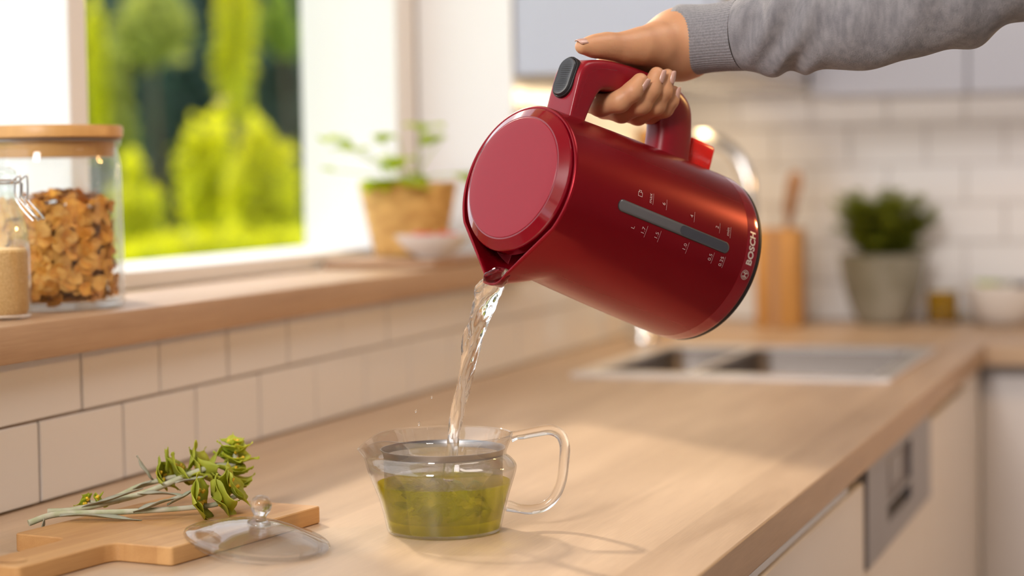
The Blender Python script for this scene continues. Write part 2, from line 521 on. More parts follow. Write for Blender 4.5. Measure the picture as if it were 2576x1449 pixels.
TW, TH, TG = 0.160, 0.0815, 0.0026
tile_cache = {}
def tile_mesh(w, h):
    key = (round(w, 4), round(h, 4))
    if key not in tile_cache:
        v, f = box_geo(-w / 2 + TG / 2, w / 2 - TG / 2, -0.0065, 0.0, -h / 2 + TG / 2, h / 2 - TG / 2, bev=0.0012)
        tile_cache[key] = mesh_from('tile', v, f, 'tile_white', True, 30)
    return tile_cache[key]
def put_tile(parent, a, b, z0, z1, left):
    o = bpy.data.objects.new('tile', tile_mesh(b - a, z1 - z0))
    link(o, parent)
    j = RNG.normal(size=3) * 0.0016
    if left:   # on the left wall: local -y (outer face is +y=0?) turned so the glazed face looks to +x
        o.location = (-0.0005 + RNG.uniform(-.0004, .0004), (a + b) / 2, (z0 + z1) / 2)
        o.rotation_euler = (j[0], j[1], -math.pi / 2 + j[2])
    else:
        o.location = ((a + b) / 2, YB + 0.0005 + RNG.uniform(-.0004, .0004), (z0 + z1) / 2)
        o.rotation_euler = (j[0], j[1], math.pi + j[2])
def tile_rows(parent, lo, hi, z_hi, off0, left, first_row=0):
    r = first_row
    while r * TH < z_hi - 0.01:
        z0, z1 = r * TH, min((r + 1) * TH, z_hi)
        s = off0 + (TW / 2 if r % 2 else 0)
        k = math.floor((lo - s) / TW)
        while s + k * TW < hi:
            a, b = max(lo, s + k * TW), min(hi, s + (k + 1) * TW)
            if b - a > 0.012:
                put_tile(parent, a, b, z0, z1, left)
            k += 1
        r += 1
tile_rows(wall_left, 1.2, YB, ZS0 + 0.018, 1.671, True)
tile_rows(wall_left, YJ + 0.002, YB, 0.50, 1.671, True, first_row=2)
tile_rows(wall_back, 0.0, 1.45, 0.50, 0.045, False)

# the white frame of the window, its panes
win = empty('window_1', (-0.165, 2.0, ZS1))
tag(win, kind='structure')
def wbox(name, x0, x1, y0, y1, z0, z1, mat='white_paint', bev=0.002):
    return box(name, (x0 + 0.165, x1 + 0.165, y0 - 2.0, y1 - 2.0, z0 - ZS1, z1 - ZS1), mat, win, bev=bev)
FO = -0.335
wbox('mullion', FO, -0.165, 2.012, 2.052, ZS1, 1.45)
wbox('far_post', FO, -0.165, 3.0, 3.038, ZS1, 1.45)
wbox('casing', FO, -0.169, 3.038, YJ - 0.006, ZS1, 1.45)
wbox('near_post', FO, -0.165, -0.55, -0.50, ZS1, 1.45)
wbox('bottom_rail', FO, -0.165, 2.052, 3.0, ZS1, 0.2035)
wbox('bottom_rail', FO, -0.165, -0.50, 2.012, ZS1, 0.2035)
wbox('top_rail', FO, -0.165, -0.50, 3.0, 1.41, 1.45)
wbox('pane', -0.262, -0.258, 2.052, 3.0, 0.2035, 1.41, 'pane_glass', 0)
wbox('pane', -0.262, -0.258, -0.50, 2.012, 0.2035, 1.41, 'pane_glass', 0)

sill = box('window_sill', (-0.165, 0.030, -0.55, YJ, ZS0, ZS1), 'oak_sill', bev=0.0025, seg=2)
tag(sill, 'thick pale oak window sill board running below the white window', 'window sill')

# ------------------------------------------------------------------ worktop, L-shaped with a sink opening
SX0, SX1, SY0, SY1 = 0.165, 0.615, 2.965, 3.455   # opening
def cells(xs, ys, inside, z0, z1):
    V, idx, Fs = [], {}, []
    def vid(x, y, z):
        k = (round(x, 5), round(y, 5), z)
        if k not in idx:
            idx[k] = len(V); V.append((x, y, z))
        return idx[k]
    nx, ny = len(xs) - 1, len(ys) - 1
    ins = lambda i, j: 0 <= i < nx and 0 <= j < ny and inside((xs[i] + xs[i + 1]) / 2, (ys[j] + ys[j + 1]) / 2)
    for i in range(nx):
        for j in range(ny):
            if not ins(i, j): continue
            c = [(xs[i], ys[j]), (xs[i + 1], ys[j]), (xs[i + 1], ys[j + 1]), (xs[i], ys[j + 1])]
            Fs.append([vid(*p, z1) for p in c]); Fs.append([vid(*p, z0) for p in reversed(c)])
            for (di, dj, a, b) in ((0, -1, 0, 1), (1, 0, 1, 2), (0, 1, 2, 3), (-1, 0, 3, 0)):
                if not ins(i + di, j + dj):
                    Fs.append([vid(*c[a], z0), vid(*c[b], z0), vid(*c[b], z1), vid(*c[a], z1)])
    return V, Fs
V, Fs = cells([0.0005, SX0, SX1, WX], [0.7, SY0, SY1, YB - 0.0005],
              lambda x, y: not (SX0 < x < SX1 and SY0 < y < SY1), -0.036, 0.0)
worktop = obj('worktop', V, Fs, 'oak_worktop')
bv = worktop.modifiers.new('bevel', 'BEVEL'); bv.width = 0.0016; bv.segments = 2; bv.limit_method = 'ANGLE'
tag(worktop, 'long pale oak worktop under the window with the sink set into it', 'worktop')
ret = box('worktop', (WX + 0.0006, 2.4, 3.615, YB - 0.0005, -0.036, 0.0), 'oak_worktop_return', bev=0.0015)
tag(ret, 'short oak worktop along the back wall, right of the sink corner', 'worktop')

# ------------------------------------------------------------------ sink and tap
sk = empty('kitchen_sink', ((SX0 + SX1) / 2, (SY0 + SY1) / 2, 0.0))
tag(sk, 'stainless steel inset kitchen sink with two bowls in the worktop corner', 'sink')
cxs, cys = (SX0 + SX1) / 2, (SY0 + SY1) / 2
def bowl_geo(x0, x1, y0, y1, zt, zb, rad=0.03, n=6, thick=0.0):
    rings = []
    def rr(x0, x1, y0, y1, r):
        pts = []
        for (cx_, cy_, a0) in ((x1 - r, y1 - r, 0), (x0 + r, y1 - r, 90), (x0 + r, y0 + r, 180), (x1 - r, y0 + r, 270)):
            for k in range(n + 1):
                a = math.radians(a0 + 90 * k / n)
                pts.append((cx_ + r * math.cos(a), cy_ + r * math.sin(a)))
        return pts
    for (ins, z) in ((0, zt), (0.001, zt - 0.01), (0.008, zb + 0.02), (0.016, zb + 0.006), (0.03, zb)):
        rings.append([(x, y, z) for x, y in rr(x0 + ins, x1 - ins, y0 + ins, y1 - ins, rad)])
    return loft_geo(rings, cap0=False, cap1=True)
bx_split = 0.325
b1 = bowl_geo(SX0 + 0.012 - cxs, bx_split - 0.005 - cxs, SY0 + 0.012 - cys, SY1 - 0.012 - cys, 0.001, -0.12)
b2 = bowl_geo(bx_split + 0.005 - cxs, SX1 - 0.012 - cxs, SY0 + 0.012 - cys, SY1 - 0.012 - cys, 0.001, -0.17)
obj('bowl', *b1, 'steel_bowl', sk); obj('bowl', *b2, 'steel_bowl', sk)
V, Fs = cells([SX0 - 0.022 - cxs, SX0 + 0.012 - cxs, bx_split - 0.005 - cxs, bx_split + 0.005 - cxs, SX1 - 0.012 - cxs, SX1 + 0.022 - cxs],
              [SY0 - 0.034 - cys, SY0 + 0.012 - cys, SY1 - 0.012 - cys, SY1 + 0.016 - cys],
              lambda x, y: not ((SX0 + 0.012 < x + cxs < bx_split - 0.005 or bx_split + 0.005 < x + cxs < SX1 - 0.012) and SY0 + 0.012 < y + cys < SY1 - 0.012), 0.0003, 0.0075)
rim = obj('rim', V, Fs, 'steel_rim', sk)
bv = rim.modifiers.new('bevel', 'BEVEL'); bv.width = 0.0015; bv.segments = 2; bv.limit_method = 'ANGLE'

fx, fy = 0.085, 3.575
fa = empty('kitchen_tap', (fx, fy, 0.0))
tag(fa, 'chrome gooseneck kitchen tap arching up behind the sink', 'tap')
lathe('base', [(0.027, 0.0005), (0.027, 0.012), (0.021, 0.02), (0.019, 0.06), (0.019, 0.12), (0.015, 0.128)], 'chrome', fa, 32)
arc = [(0, 0, 0.12), (0, 0, 0.27)]
for k in range(0, 13):
    a = math.pi - k * math.pi / 12
    arc.append((0.105 + 0.105 * math.cos(a), -0.03 * k / 12, 0.275 + 0.105 * math.sin(a)))
arc += [(0.21, -0.03, 0.24), (0.21, -0.03, 0.225)]
tube('spout', arc, 0.0125, 'chrome', fa, 16)
tube('lever', [(0.015, 0, 0.085), (0.05, -0.01, 0.09), (0.085, -0.02, 0.105)], [0.008, 0.006, 0.005], 'chrome', fa, 12)

# ------------------------------------------------------------------ units under the worktop
XF = 0.690
def unit(name, label, cat, y0, y1):
    e = empty(name, (XF, (y0 + y1) / 2, -0.9))
    tag(e, label, cat)
    return e, (lambda nm, x0, x1, a, b, z0, z1, m, bev=0.0015: box(nm, (x0 - XF, x1 - XF, a - (y0 + y1) / 2, b - (y0 + y1) / 2, z0 + 0.9, z1 + 0.9), m, e, bev))
e, u = unit('base_cabinet', 'white base cabinet in front with a metal grip strip under the worktop edge', 'cabinet', 0.7, 2.362)
u('carcass', 0.05, XF - 0.02, 0.7, 2.360, -0.9, -0.0370, 'white_front')
u('door', XF - 0.02, XF, 0.702, 1.52, -0.86, -0.058, 'white_front', 0.002)
u('door', XF - 0.02, XF, 1.524, 2.358, -0.86, -0.058, 'white_front', 0.002)
u('grip_strip', XF - 0.02, XF - 0.003, 0.702, 2.262, -0.0572, -0.0372, 'steel', 0.001)
u('grip_end', XF - 0.02, XF - 0.008, 2.263, 2.357, -0.0572, -0.0372, 'grip_black', 0.001)
e, u = unit('dishwasher', 'built-in dishwasher with white door and grey control panel', 'dishwasher', 2.364, 2.938)
u('housing', 0.05, XF - 0.02, 2.366, 2.936, -0.9, -0.0372, 'steel_dark')
u('door', XF - 0.02, XF, 2.366, 2.936, -0.86, -0.1665, 'white_front', 0.002)
V, Fs = cells([0, 0.115, 0.155, 0.330, 0.37, 0.572], [0, 0.030, 0.052, 0.058, 0.112, 0.1275], lambda a, b: not ((0.155 < a < 0.37 and 0.030 < b < 0.052) or (0.155 < a < 0.37 and 0.058 < b < 0.112)), 0.0, 0.012)
pan = obj('control_panel', [(0.004 + z - 0.012, a + 2.365 - 2.651, b - 0.1645 + 0.9) for a, b, z in V], Fs, 'panel_grey', e)
u('grip_recess', XF - 0.0195, XF - 0.0095, 2.519, 2.736, -0.1355, -0.1120, 'grip_black', 0)
u('display', XF - 0.0195, XF - 0.0030, 2.519, 2.736, -0.1075, -0.0520, 'panel_inset', 0.002)
u('screen', XF - 0.0029, XF - 0.0018, 2.58, 2.68, -0.098, -0.062, 'panel_grey', 0.0005)
e, u = unit('base_cabinet', 'white corner base cabinet beyond the dishwasher, under the sink', 'cabinet', 2.940, 3.62)
u('carcass', 0.05, XF - 0.02, 2.941, 4.19, -0.9, -0.19, 'white_front')
u('door', XF - 0.02, XF, 2.942, 3.40, -0.86, -0.058, 'white_front', 0.002)
u('corner_filler', XF - 0.02, XF, 3.404, 3.655, -0.9, -0.037, 'white_front', 0.002)
e = empty('base_cabinet', (1.4, 3.65, -0.9))
tag(e, 'white base cabinet facing the camera at the right edge of the picture', 'cabinet')
box('carcass', (0.712 - 1.4, 0.9, 0.022, 0.54, 0, 0.8625), 'white_front', e)
box('door', (0.6915 - 1.4, 0.60 - 0.4, 0.006, 0.021, 0.04, 0.842), 'white_front', e, 0.002)
box('door', (0.204, 0.9, 0, 0.021, 0.04, 0.842), 'white_front', e, 0.002)
box('grip_strip', (0.6915 - 1.4, 0.9, 0.008, 0.021, 0.8425, 0.8625), 'steel_dark', e, 0.001)

# ------------------------------------------------------------------ wall cabinets
e = empty('wall_cabinet', (0.003, YJ, 0.478))
tag(e, 'blue grey wall cabinet hung beside the window, its side facing the camera', 'cabinet')
box('carcass', (0.0, 0.325, 0.0, 1.09, 0.0, 0.85), 'blue_front', e, 0.002)
box('door', (0.326, 0.345, 0.002, 0.36, 0.0, 0.85), 'blue_front', e, 0.002)
box('door', (0.326, 0.345, 0.364, 0.72, 0.0, 0.85), 'blue_front', e, 0.002)
lm = bpy.data.lights.new('cabinet_lamp_and_fill', 'AREA'); lm.energy = 2.0; lm.color = (1.0, 0.74, 0.42); lm.shape = 'RECTANGLE'; lm.size = 0.04; lm.size_y = 0.6
lo = bpy.data.objects.new('cabinet_lamp_and_fill', lm); COL.objects.link(lo); lo.location = (0.19, 3.72, 0.470); lo.rotation_euler = (0, math.radians(35), 0)
back_fill = bpy.data.lights.new('cabinet_lamp_and_fill', 'AREA'); back_fill.energy = 1.1; back_fill.color = (1.0, 0.90, 0.83); back_fill.shape = 'RECTANGLE'; back_fill.size = 1.45; back_fill.size_y = 0.03  # unseen strip added below the cabinets to brighten the back wall
back_fill_obj = bpy.data.objects.new('cabinet_lamp_and_fill', back_fill); COL.objects.link(back_fill_obj); back_fill_obj.location = (0.78, 3.93, 0.452); back_fill_obj.rotation_euler = (math.radians(35), 0, 0)
for x0, lab in ((0.3495, 'blue grey wall cabinet on the back wall nearest the window corner'), (0.9515, 'blue grey wall cabinet on the back wall at the right edge')):
    e = empty('wall_cabinet', (x0, 3.85, 0.462))
    tag(e, lab, 'cabinet')
    box('carcass', (0.0, 0.598, 0.021, 0.345, 0.0, 0.85), 'blue_front', e, 0.002)
    box('door', (0.0, 0.2975, 0.0, 0.02, -0.004, 0.85), 'blue_front', e, 0.002)
    box('door', (0.3005, 0.598, 0.0, 0.02, -0.004, 0.85), 'blue_front', e, 0.002)

# ------------------------------------------------------------------ kettle
KC = Vector((0.5110453, 1.62857574, 0.3054196))
KX = Vector((-0.18946338, -0.24989187, -0.94955657)); KY = Vector((0.86343754, -0.50287209, -0.0399409)); KZ = Vector((-0.46752459, -0.82745013, 0.31104187))
KZ.normalize(); KX = (KX - KZ * KX.dot(KZ)).normalized(); KY = KZ.cross(KX)
ZB = 0.231
KB = KC - KZ * ZB
KM = Matrix(((KX.x, KY.x, KZ.x, KB.x), (KX.y, KY.y, KZ.y, KB.y), (KX.z, KY.z, KZ.z, KB.z), (0, 0, 0, 1)))
KINV = KM.inverted()
def kw(x, y, z):      # kettle coordinates (z = 0 at the lid rim) -> world
    return KM @ Vector((x, y, z + ZB))
ket = empty('electric_kettle', matrix=KM)
tag(ket, 'red electric kettle tilted to pour, held by its handle', 'kettle')

R1, R2 = 0.0708, 0.0809
def body_r(z):
    t = -z / 0.231
    return R1 + (R2 - R1) * t + 0.0012 * math.sin(math.pi * t)
def beak(th):
    """outline of the rim seen from above: a circle with a pointed pouring lip along +x"""
    th = (th + math.pi) % (2 * math.pi) - math.pi
    c, s = math.cos(th), abs(math.sin(th))
    a = abs(th)
    # tangent line from the circle at 57 deg to the lip corner (0.083, 0.0135)
    t0 = math.radians(57)
    px, py = R1 * math.cos(t0), R1 * math.sin(t0)
    qx, qy = 0.0830, 0.0135
    if a >= t0:
        return R1
    lip = math.atan2(qy, qx)
    if a <= lip:
        k = a / lip
        return 0.0918 + (math.hypot(qx, qy) - 0.0918) * (k ** 2.2)
    # ray (c, s) hits segment p-q
    dx, dy = qx - px, qy - py
    den = c * dy - s * dx
    return (px * dy - py * dx) / den
NB = 160
angs = []
for j in range(NB):
    u_ = j / NB * 2 - 1
    angs.append(math.pi * (0.72 * u_ + 0.28 * u_ ** 3))   # denser around the lip
def kring(rf, z):
    return [(rf(a) * math.cos(a), rf(a) * math.sin(a), z + ZB) for a in angs]
def blend(s, z, inset=0.0):
    return lambda a: body_r(z) + s * (beak(a) - R1) - inset
rings = []
ZBAND = -0.2135
zs = [ZBAND] + list(np.linspace(-0.20, -0.06, 12)) + [-0.052, -0.046, -0.042, -0.036, -0.030, -0.024, -0.018, -0.012, -0.007, -0.003, -0.0012]
for z in zs:
    s = max(0.0, 1 + z / 0.045)
    s = s ** 0.92 if s > 0 else 0
    rings.append(kring(blend(s, z), z))
rings.append(kring(blend(1, 0, 0.0007), -0.0002))
rings.append(kring(blend(1, 0, 0.0018), 0.0))
rings.append(kring(blend(1, 0, 0.0030), -0.0006))
rings.append(kring(blend(0.97, 0, 0.0036), -0.004))
rings.append(kring(blend(0.80, 0, 0.0036), -0.012))
rings.append(kring(blend(0.45, 0, 0.0036), -0.022))
rings.append(kring(blend(0.2, 0, 0.0045), -0.026))
rings.append([(0.02 * math.cos(a), 0.02 * math.sin(a), ZB - 0.026) for a in angs])
v, f = loft_geo(rings, True, True)
obj('body', v, f, 'red_satin', ket, True, 50)
bp_ = [(body_r(z) + 0.0001, z + ZB) for z in (ZBAND + 0.0003, -0.218, -0.222, -0.2265)] + [(0.0806, 0.0028), (0.0796, 0.001), (0.078, 0.0002)]
lathe('base_band', [(0.07, ZBAND + 0.0003 + ZB)] + bp_, 'red_band', ket, 96, sharp=60)
lathe('base_foot', [(0.0795, 0.0016), (0.0802, 0.0), (0.0796, -0.003), (0.076, -0.0036)], 'base_black', ket, 96)

# lid, a little behind the axis centre
LX = -0.0035
lathe('lid', [(0.0635, -0.014), (0.0648, -0.010), (0.0648, -0.0005), (0.0644, 0.0006), (0.0636, 0.0015), (0.0556, 0.0064), (0.0546, 0.0066), (0.052, 0.0066)], 'red_gloss', ket, 128, (LX, 0), sharp=11).location.z = ZB
lathe('lid_top', [(0.0540, 0.0060), (0.0542, 0.0068), (0.0538, 0.0071), (0.0530, 0.0072), (0.046, 0.0075), (0.030, 0.0078), (0.012, 0.0080), (0.001, 0.0080)], 'red_lid', ket, 128, (LX, 0), sharp=14).location.z = ZB
tag(bpy.data.objects['lid_top'], 'satin red disc of the lid')

# handle: stations of outer and inner points (h = distance from axis, z) swept with rounded section
st = [((.056, -.0245), (.056, -.0425), .0172, 9), ((.078, -.0238), (.078, -.0450), .0172, 9), ((.097, -.0236), (.094, -.0490), .0172, 8.5),
      ((.1105, -.0240), (.1005, -.0520), .0172, 8), ((.1190, -.0275), (.1035, -.0550), .0172, 7), ((.1245, -.0350), (.1055, -.0600), .0170, 6),
      ((.1315, -.0540), (.1075, -.0700), .0168, 5), ((.1370, -.0840), (.1095, -.0900), .0165, 4.2), ((.1395, -.1130), (.1112, -.1110), .0165, 3.8),
      ((.1398, -.1380), (.1115, -.1245), .0165, 3.0), ((.1365, -.1580), (.1100, -.1320), .0165, 2.8), ((.1265, -.1725), (.1055, -.1370), .0165, 2.7),
      ((.1050, -.1815), (.0945, -.1400), .0165, 2.6), ((.0820, -.1865), (.0750, -.1430), .0168, 2.6), ((.0600, -.1890), (.0600, -.1450), .0170, 2.6)]
Oc = catmull([Vector((o[0], o[1], 0)) for o, i, b, n in st], 4)
Ic = catmull([Vector((i[0], i[1], 0)) for o, i, b, n in st], 4)
bb = interp([q[2] for q in st], len(Oc)); nn_ = interp([q[3] for q in st], len(Oc))
NH = 96
rings = []
for k in range(len(Oc)):
    mid, half = (Oc[k] + Ic[k]) / 2, (Oc[k] - Ic[k]) / 2
    ring = []
    for j in range(NH):
        t = 2 * math.pi * j / NH
        c, s = math.cos(t), math.sin(t)
        e_ = 2 / nn_[k]
        p = mid + half * (math.copysign(abs(c) ** e_, c))
        ring.append((-p.x, bb[k] * math.copysign(abs(s) ** e_, s), p.y + ZB))
    rings.append(ring)
v, f = loft_geo(rings)
handle = obj('handle', v, f, 'red_handle', ket, True, 60)
# raised edge line along the side of the post
for sgn in (1, -1):
    pth = [Vector((-(o.x * 0.70 + i.x * 0.30), sgn * (b - 0.0007), (o.y * 0.70 + i.y * 0.30) + ZB)) for o, i, b in list(zip(Oc, Ic, bb))[4:26]]
    obj('seam', *tube_geo(pth, 0.0008, 6), 'red_gloss', handle)

# thumb button on the front of the post
def stadium(hw, hl, n=12):
    pts = []
    for k in range(n + 1):
        a = math.pi * k / n
        pts.append((hw * math.cos(a), hl - hw + hw * math.sin(a)))
    for k in range(n + 1):
        a = math.pi + math.pi * k / n
        pts.append((hw * math.cos(a), -(hl - hw) + hw * math.sin(a)))
    return pts
btn = empty('button', (0, 0, 0)); btn.parent = ket
BM = Matrix.Translation((-0.1050, 0, ZB - 0.0232)) @ Matrix.Rotation(math.radians(-5), 4, 'Y')
bpy.data.objects.remove(btn)
def on_btn(geo):
    return [BM @ Vector((-y, x, z)) for x, y, z in geo[0]], geo[1]
rg = []
for (w, l, z) in ((0.0118, 0.0195, -0.004), (0.0118, 0.0195, 0.0006), (0.0112, 0.0189, 0.0012), (0.0104, 0.0181, 0.0009), (0.0102, 0.0179, -0.002)):
    rg.append([(x, y, z) for x, y in stadium(w, l)])
button = obj('button', *on_btn(loft_geo(rg)), 'base_black', ket, True, 40)
rg = []
for (w, l, z) in ((0.0100, 0.0177, -0.002), (0.0100, 0.0177, 0.0022), (0.0094, 0.0171, 0.0030)):
    rg.append([(x, y, z) for x, y in stadium(w, l)])
for q in (0.8, 0.5, 0.2):
    rg.append([(x * q * 0.94, y * q * 0.96, 0.0030 - 0.0012 * (1 - q * q)) for x, y in stadium(0.0100, 0.0177)])
obj('button_cap', *on_btn(loft_geo(rg)), 'button_black', button, True, 40)
rib = []
for k in range(-8, 9):
    y = k * 0.0018
    hw = 0.0082 * math.sqrt(max(0.05, 1 - max(0, (abs(y) - 0.007) / 0.0105) ** 2))
    rib.append(box_geo(-hw, hw, y - 0.00035, y + 0.00035, 0.0012, 0.0029 - 0.0006 * (1 - (abs(y) / 0.017)), 0.0002))
obj('button_ribs', *on_btn(merge_geo(rib)), 'button_black', button, True, 30)

# translucent red switch paddle below the handle
sw = box_geo(-0.1035, -0.070, -0.0095, 0.0095, ZB - 0.2170, ZB - 0.184, 0.004, 3)
switch = obj('switch', *sw, 'red_switch', ket)
rb = []
for k in range(12):
    z = ZB - 0.2125 + k * 0.0022
    rb.append(box_geo(-0.0990, -0.076, 0.0090, 0.0100, z, z + 0.0009, 0.0002))
obj('switch_ribs', *merge_geo(rb), 'red_switch', switch)

# water gauge and prints, bent round the body
def wrap(th0, z0, u_, v_, lift):
    z = z0 + v_
    r = body_r(max(z, -0.2265)) + 0.0001 + lift
    a = math.radians(th0) + u_ / body_r(z)
    return (r * math.cos(a), r * math.sin(a), z + ZB)
pts = []
def strip(hw, z_lo, z_hi, lift, th0, n=10):
    hl = (z_hi - z_lo) / 2
    zc = (z_hi + z_lo) / 2
    rows = []
    ys = [-hl + hw * (1 - math.cos(math.pi / 2 * k / n)) for k in range(n + 1)] + list(np.linspace(-hl + hw, hl - hw, 14))[1:-1] + [hl - hw * (1 - math.cos(math.pi / 2 * (n - k) / n)) for k in range(n + 1)]
    for y in ys:
        e_ = max(0.0, abs(y) - (hl - hw)) / hw
        w = max(hw * math.sqrt(max(0.0, 1 - e_ * e_)), 0.0001)
        rows.append([wrap(th0, zc, w * q, y, lift) for q in (-1, -0.6, -0.2, 0.2, 0.6, 1)])
    V, Fs = [], []
    for r in rows: V.extend(r)
    m = 6
    for i in range(len(rows) - 1):
        for j in range(m - 1):
            Fs.append((i * m + j, i * m + j + 1, (i + 1) * m + j + 1, (i + 1) * m + j))
    return V, Fs
gf = obj('gauge_frame', *strip(0.0053, -0.1915, -0.0525, 0.00015, 90.6), 'base_black', ket)
gw = obj('water_gauge', *strip(0.0048, -0.1908, -0.0532, 0.00040, 90.6), 'window_grey', ket)
for o in (gf, gw):
    so = o.modifiers.new('thick', 'SOLIDIFY'); so.thickness = 0.0003; so.offset = -1
obj('water_level', *strip(0.0042, -0.1899, -0.128, 0.00050, 90.6), 'gauge_water', gw)

def text_geo(s, size, offset=0.0, spacing=1.0):
    cu = bpy.data.curves.new('t', 'FONT')
    cu.body = s; cu.size = size; cu.align_x = 'CENTER'; cu.align_y = 'CENTER'; cu.offset = offset; cu.space_character = spacing
    cu.resolution_u = 3
    o = bpy.data.objects.new('t', cu); COL.objects.link(o)
    bpy.context.view_layer.update()
    me = o.to_mesh()
    bm = bmesh.new(); bm.from_mesh(me)
    bmesh.ops.triangulate(bm, faces=bm.faces[:])
    vs = [v.co.copy() for v in bm.verts]
    fs = [[v.index for v in f.verts] for f in bm.faces]
    bm.free(); o.to_mesh_clear()
    COL.objects.unlink(o); bpy.data.objects.remove(o); bpy.data.curves.remove(cu)
    return vs, fs
def print_on(name, parts, th0, z0, mat):
    V, Fs = merge_geo(parts)
    return obj(name, [wrap(th0, z0, p[0], p[1], 0.00025) for p in V], Fs, mat, ket, False)
def rect(x0, x1, y0, y1, n=8):
    xs = np.linspace(x0, x1, n + 1)
    V = [(x, y0, 0) for x in xs] + [(x, y1, 0) for x in xs]
    return V, [(i, i + 1, n + 2 + i, n + 1 + i) for i in range(n)]
for s, th, z in (('L', 79.8, -0.0757), ('1.7', 80.4, -0.0878), ('1.5', 80.8, -0.1040), ('1.0', 80.9, -0.1392), ('0.5', 81.2, -0.1720), ('0.25', 81.4, -0.1865),
                 ('max', 102.6, -0.0878), ('6', 102.4, -0.1042), ('4', 101.8, -0.1394), ('2', 101.4, -0.1724), ('min', 101.4, -0.1867)):
    g = [text_geo(s, 0.0054, -0.00004)]
    if s != 'L':
        w = 0.0052 if len(s) > 2 else 0.0048
        g.append(rect(-w, w, -0.00335, -0.00312))
    print_on('scale_print', g, th, z, 'print_grey')
# cup symbol
cup = [rect(-0.0024, 0.0016, -0.0026, -0.0022), rect(-0.0024, -0.0020, -0.0026, 0.0024, 1), rect(0.0012, 0.0016, -0.0026, 0.0024, 1), rect(-0.0024, 0.0016, 0.0020, 0.0024),
       rect(0.0016, 0.0032, 0.0012, 0.0016), rect(0.0028, 0.0032, -0.0010, 0.0016, 1), rect(0.0016, 0.0032, -0.0014, -0.0010)]
print_on('cup_print', cup, 102.8, -0.0752, 'print_grey')
print_on('brand_lettering', [text_geo('BOSCH', 0.0096, 0.00034, 1.02)], 97.0, -0.2202, 'logo_silver')
# round emblem: ring and armature
def annulus(r0, r1, a0=0, a1=360, n=40):
    V = []
    for k in range(n + 1):
        a = math.radians(a0 + (a1 - a0) * k / n)
        V.append((r0 * math.cos(a), r0 * math.sin(a), 0)); V.append((r1 * math.cos(a), r1 * math.sin(a), 0))
    return V, [(2 * k, 2 * k + 2, 2 * k + 3, 2 * k + 1) for k in range(n)]
q = 0.0045
print_on('emblem', [annulus(q * 0.90, q), annulus(q * 0.62, q * 0.72, -52, 52, 12), annulus(q * 0.62, q * 0.72, 128, 232, 12), rect(-q * 0.42, -q * 0.26, -q * 0.58, q * 0.58, 1), rect(q * 0.26, q * 0.42, -q * 0.58, q * 0.58, 1), rect(-q * 0.26, q * 0.26, -q * 0.10, q * 0.10, 2)], 79.2, -0.2198, 'logo_silver')

# ------------------------------------------------------------------ the pouring water
TP = Vector((0.4385, 1.627, 0.0))      # teapot base
path_px = [((1262, 676), 1.703), ((1246, 700), 1.7085), ((1229, 735), 1.716), ((1212, 780), 1.722), ((1196, 835), 1.728), ((1182, 895), 1.734), ((1168, 960), 1.741), ((1153, 1040), 1.748), ((1140, 1110), 1.754), ((1133, 1160), 1.758), ((1129, 1210), 1.760)]
wp = [at(p[0], p[1], d) for p, d in path_px]
wp = catmull(wp, 12)
wr = [0.0070, 0.0100, 0.0105, 0.0088, 0.0080, 0.0070, 0.0060, 0.0056, 0.0050, 0.0048, 0.0046]
wr = interp(wr, len(wp))
NW = 40
T0 = (wp[-1] - wp[0]).normalized()
side = CX - T0 * CX.dot(T0); side.normalize(); dep = T0.cross(side)
rings = []
for i, p in enumerate(wp):
    s = i / (len(wp) - 1)
    ring = []
    for j in range(NW):
        a = 2 * math.pi * j / NW
        n = (0.20 * math.sin(2 * a + 15 * s) * math.sin(11 * s + a) + 0.13 * math.sin(3 * a - 22 * s + 1.3) + 0.07 * math.sin(4 * a + 31 * s) + 0.06 * math.sin(6 * a - 47 * s) * math.sin(19 * s) + 0.045 * math.sin(9 * a + 83 * s) * math.sin(37 * s + 2 * a))
        flat = 0.72
        r = float(wr[i]) * (1 + n)
        ring.append(p + side * (r * math.cos(a)) + dep * (r * flat * math.sin(a)))
    rings.append(ring)
v, f = loft_geo(rings)
stream = obj('water_stream', v, f, 'water', None, True, 180)
tag(stream, 'clear stream of water falling from the kettle lip into the teapot', 'water')
for (px, py, d, r, lab) in ((1046, 1034, 1.752, .0009, 'tiny water drop flying left of the pour, highest of three'), (1054, 1066, 1.752, .0011, 'tiny water drop just above the teapot rim, lowest of three'), (1086, 999, 1.75, .0008, 'tiny water drop closest to the pouring stream')):
    c = at(px, py, d)
    v, f = lathe_geo([(0.0001, -1.9 * r), (r * .5, -1.2 * r), (r, 0), (r * .8, .7 * r), (r * .3, 1.6 * r), (0.0001, 2.6 * r)], 10)
    o = obj('water_drop', v, f, 'water'); o.location = c; o.rotation_euler = (0.1, 0.25, 0)
    tag(o, lab, 'water drop', 'splashed water drops')

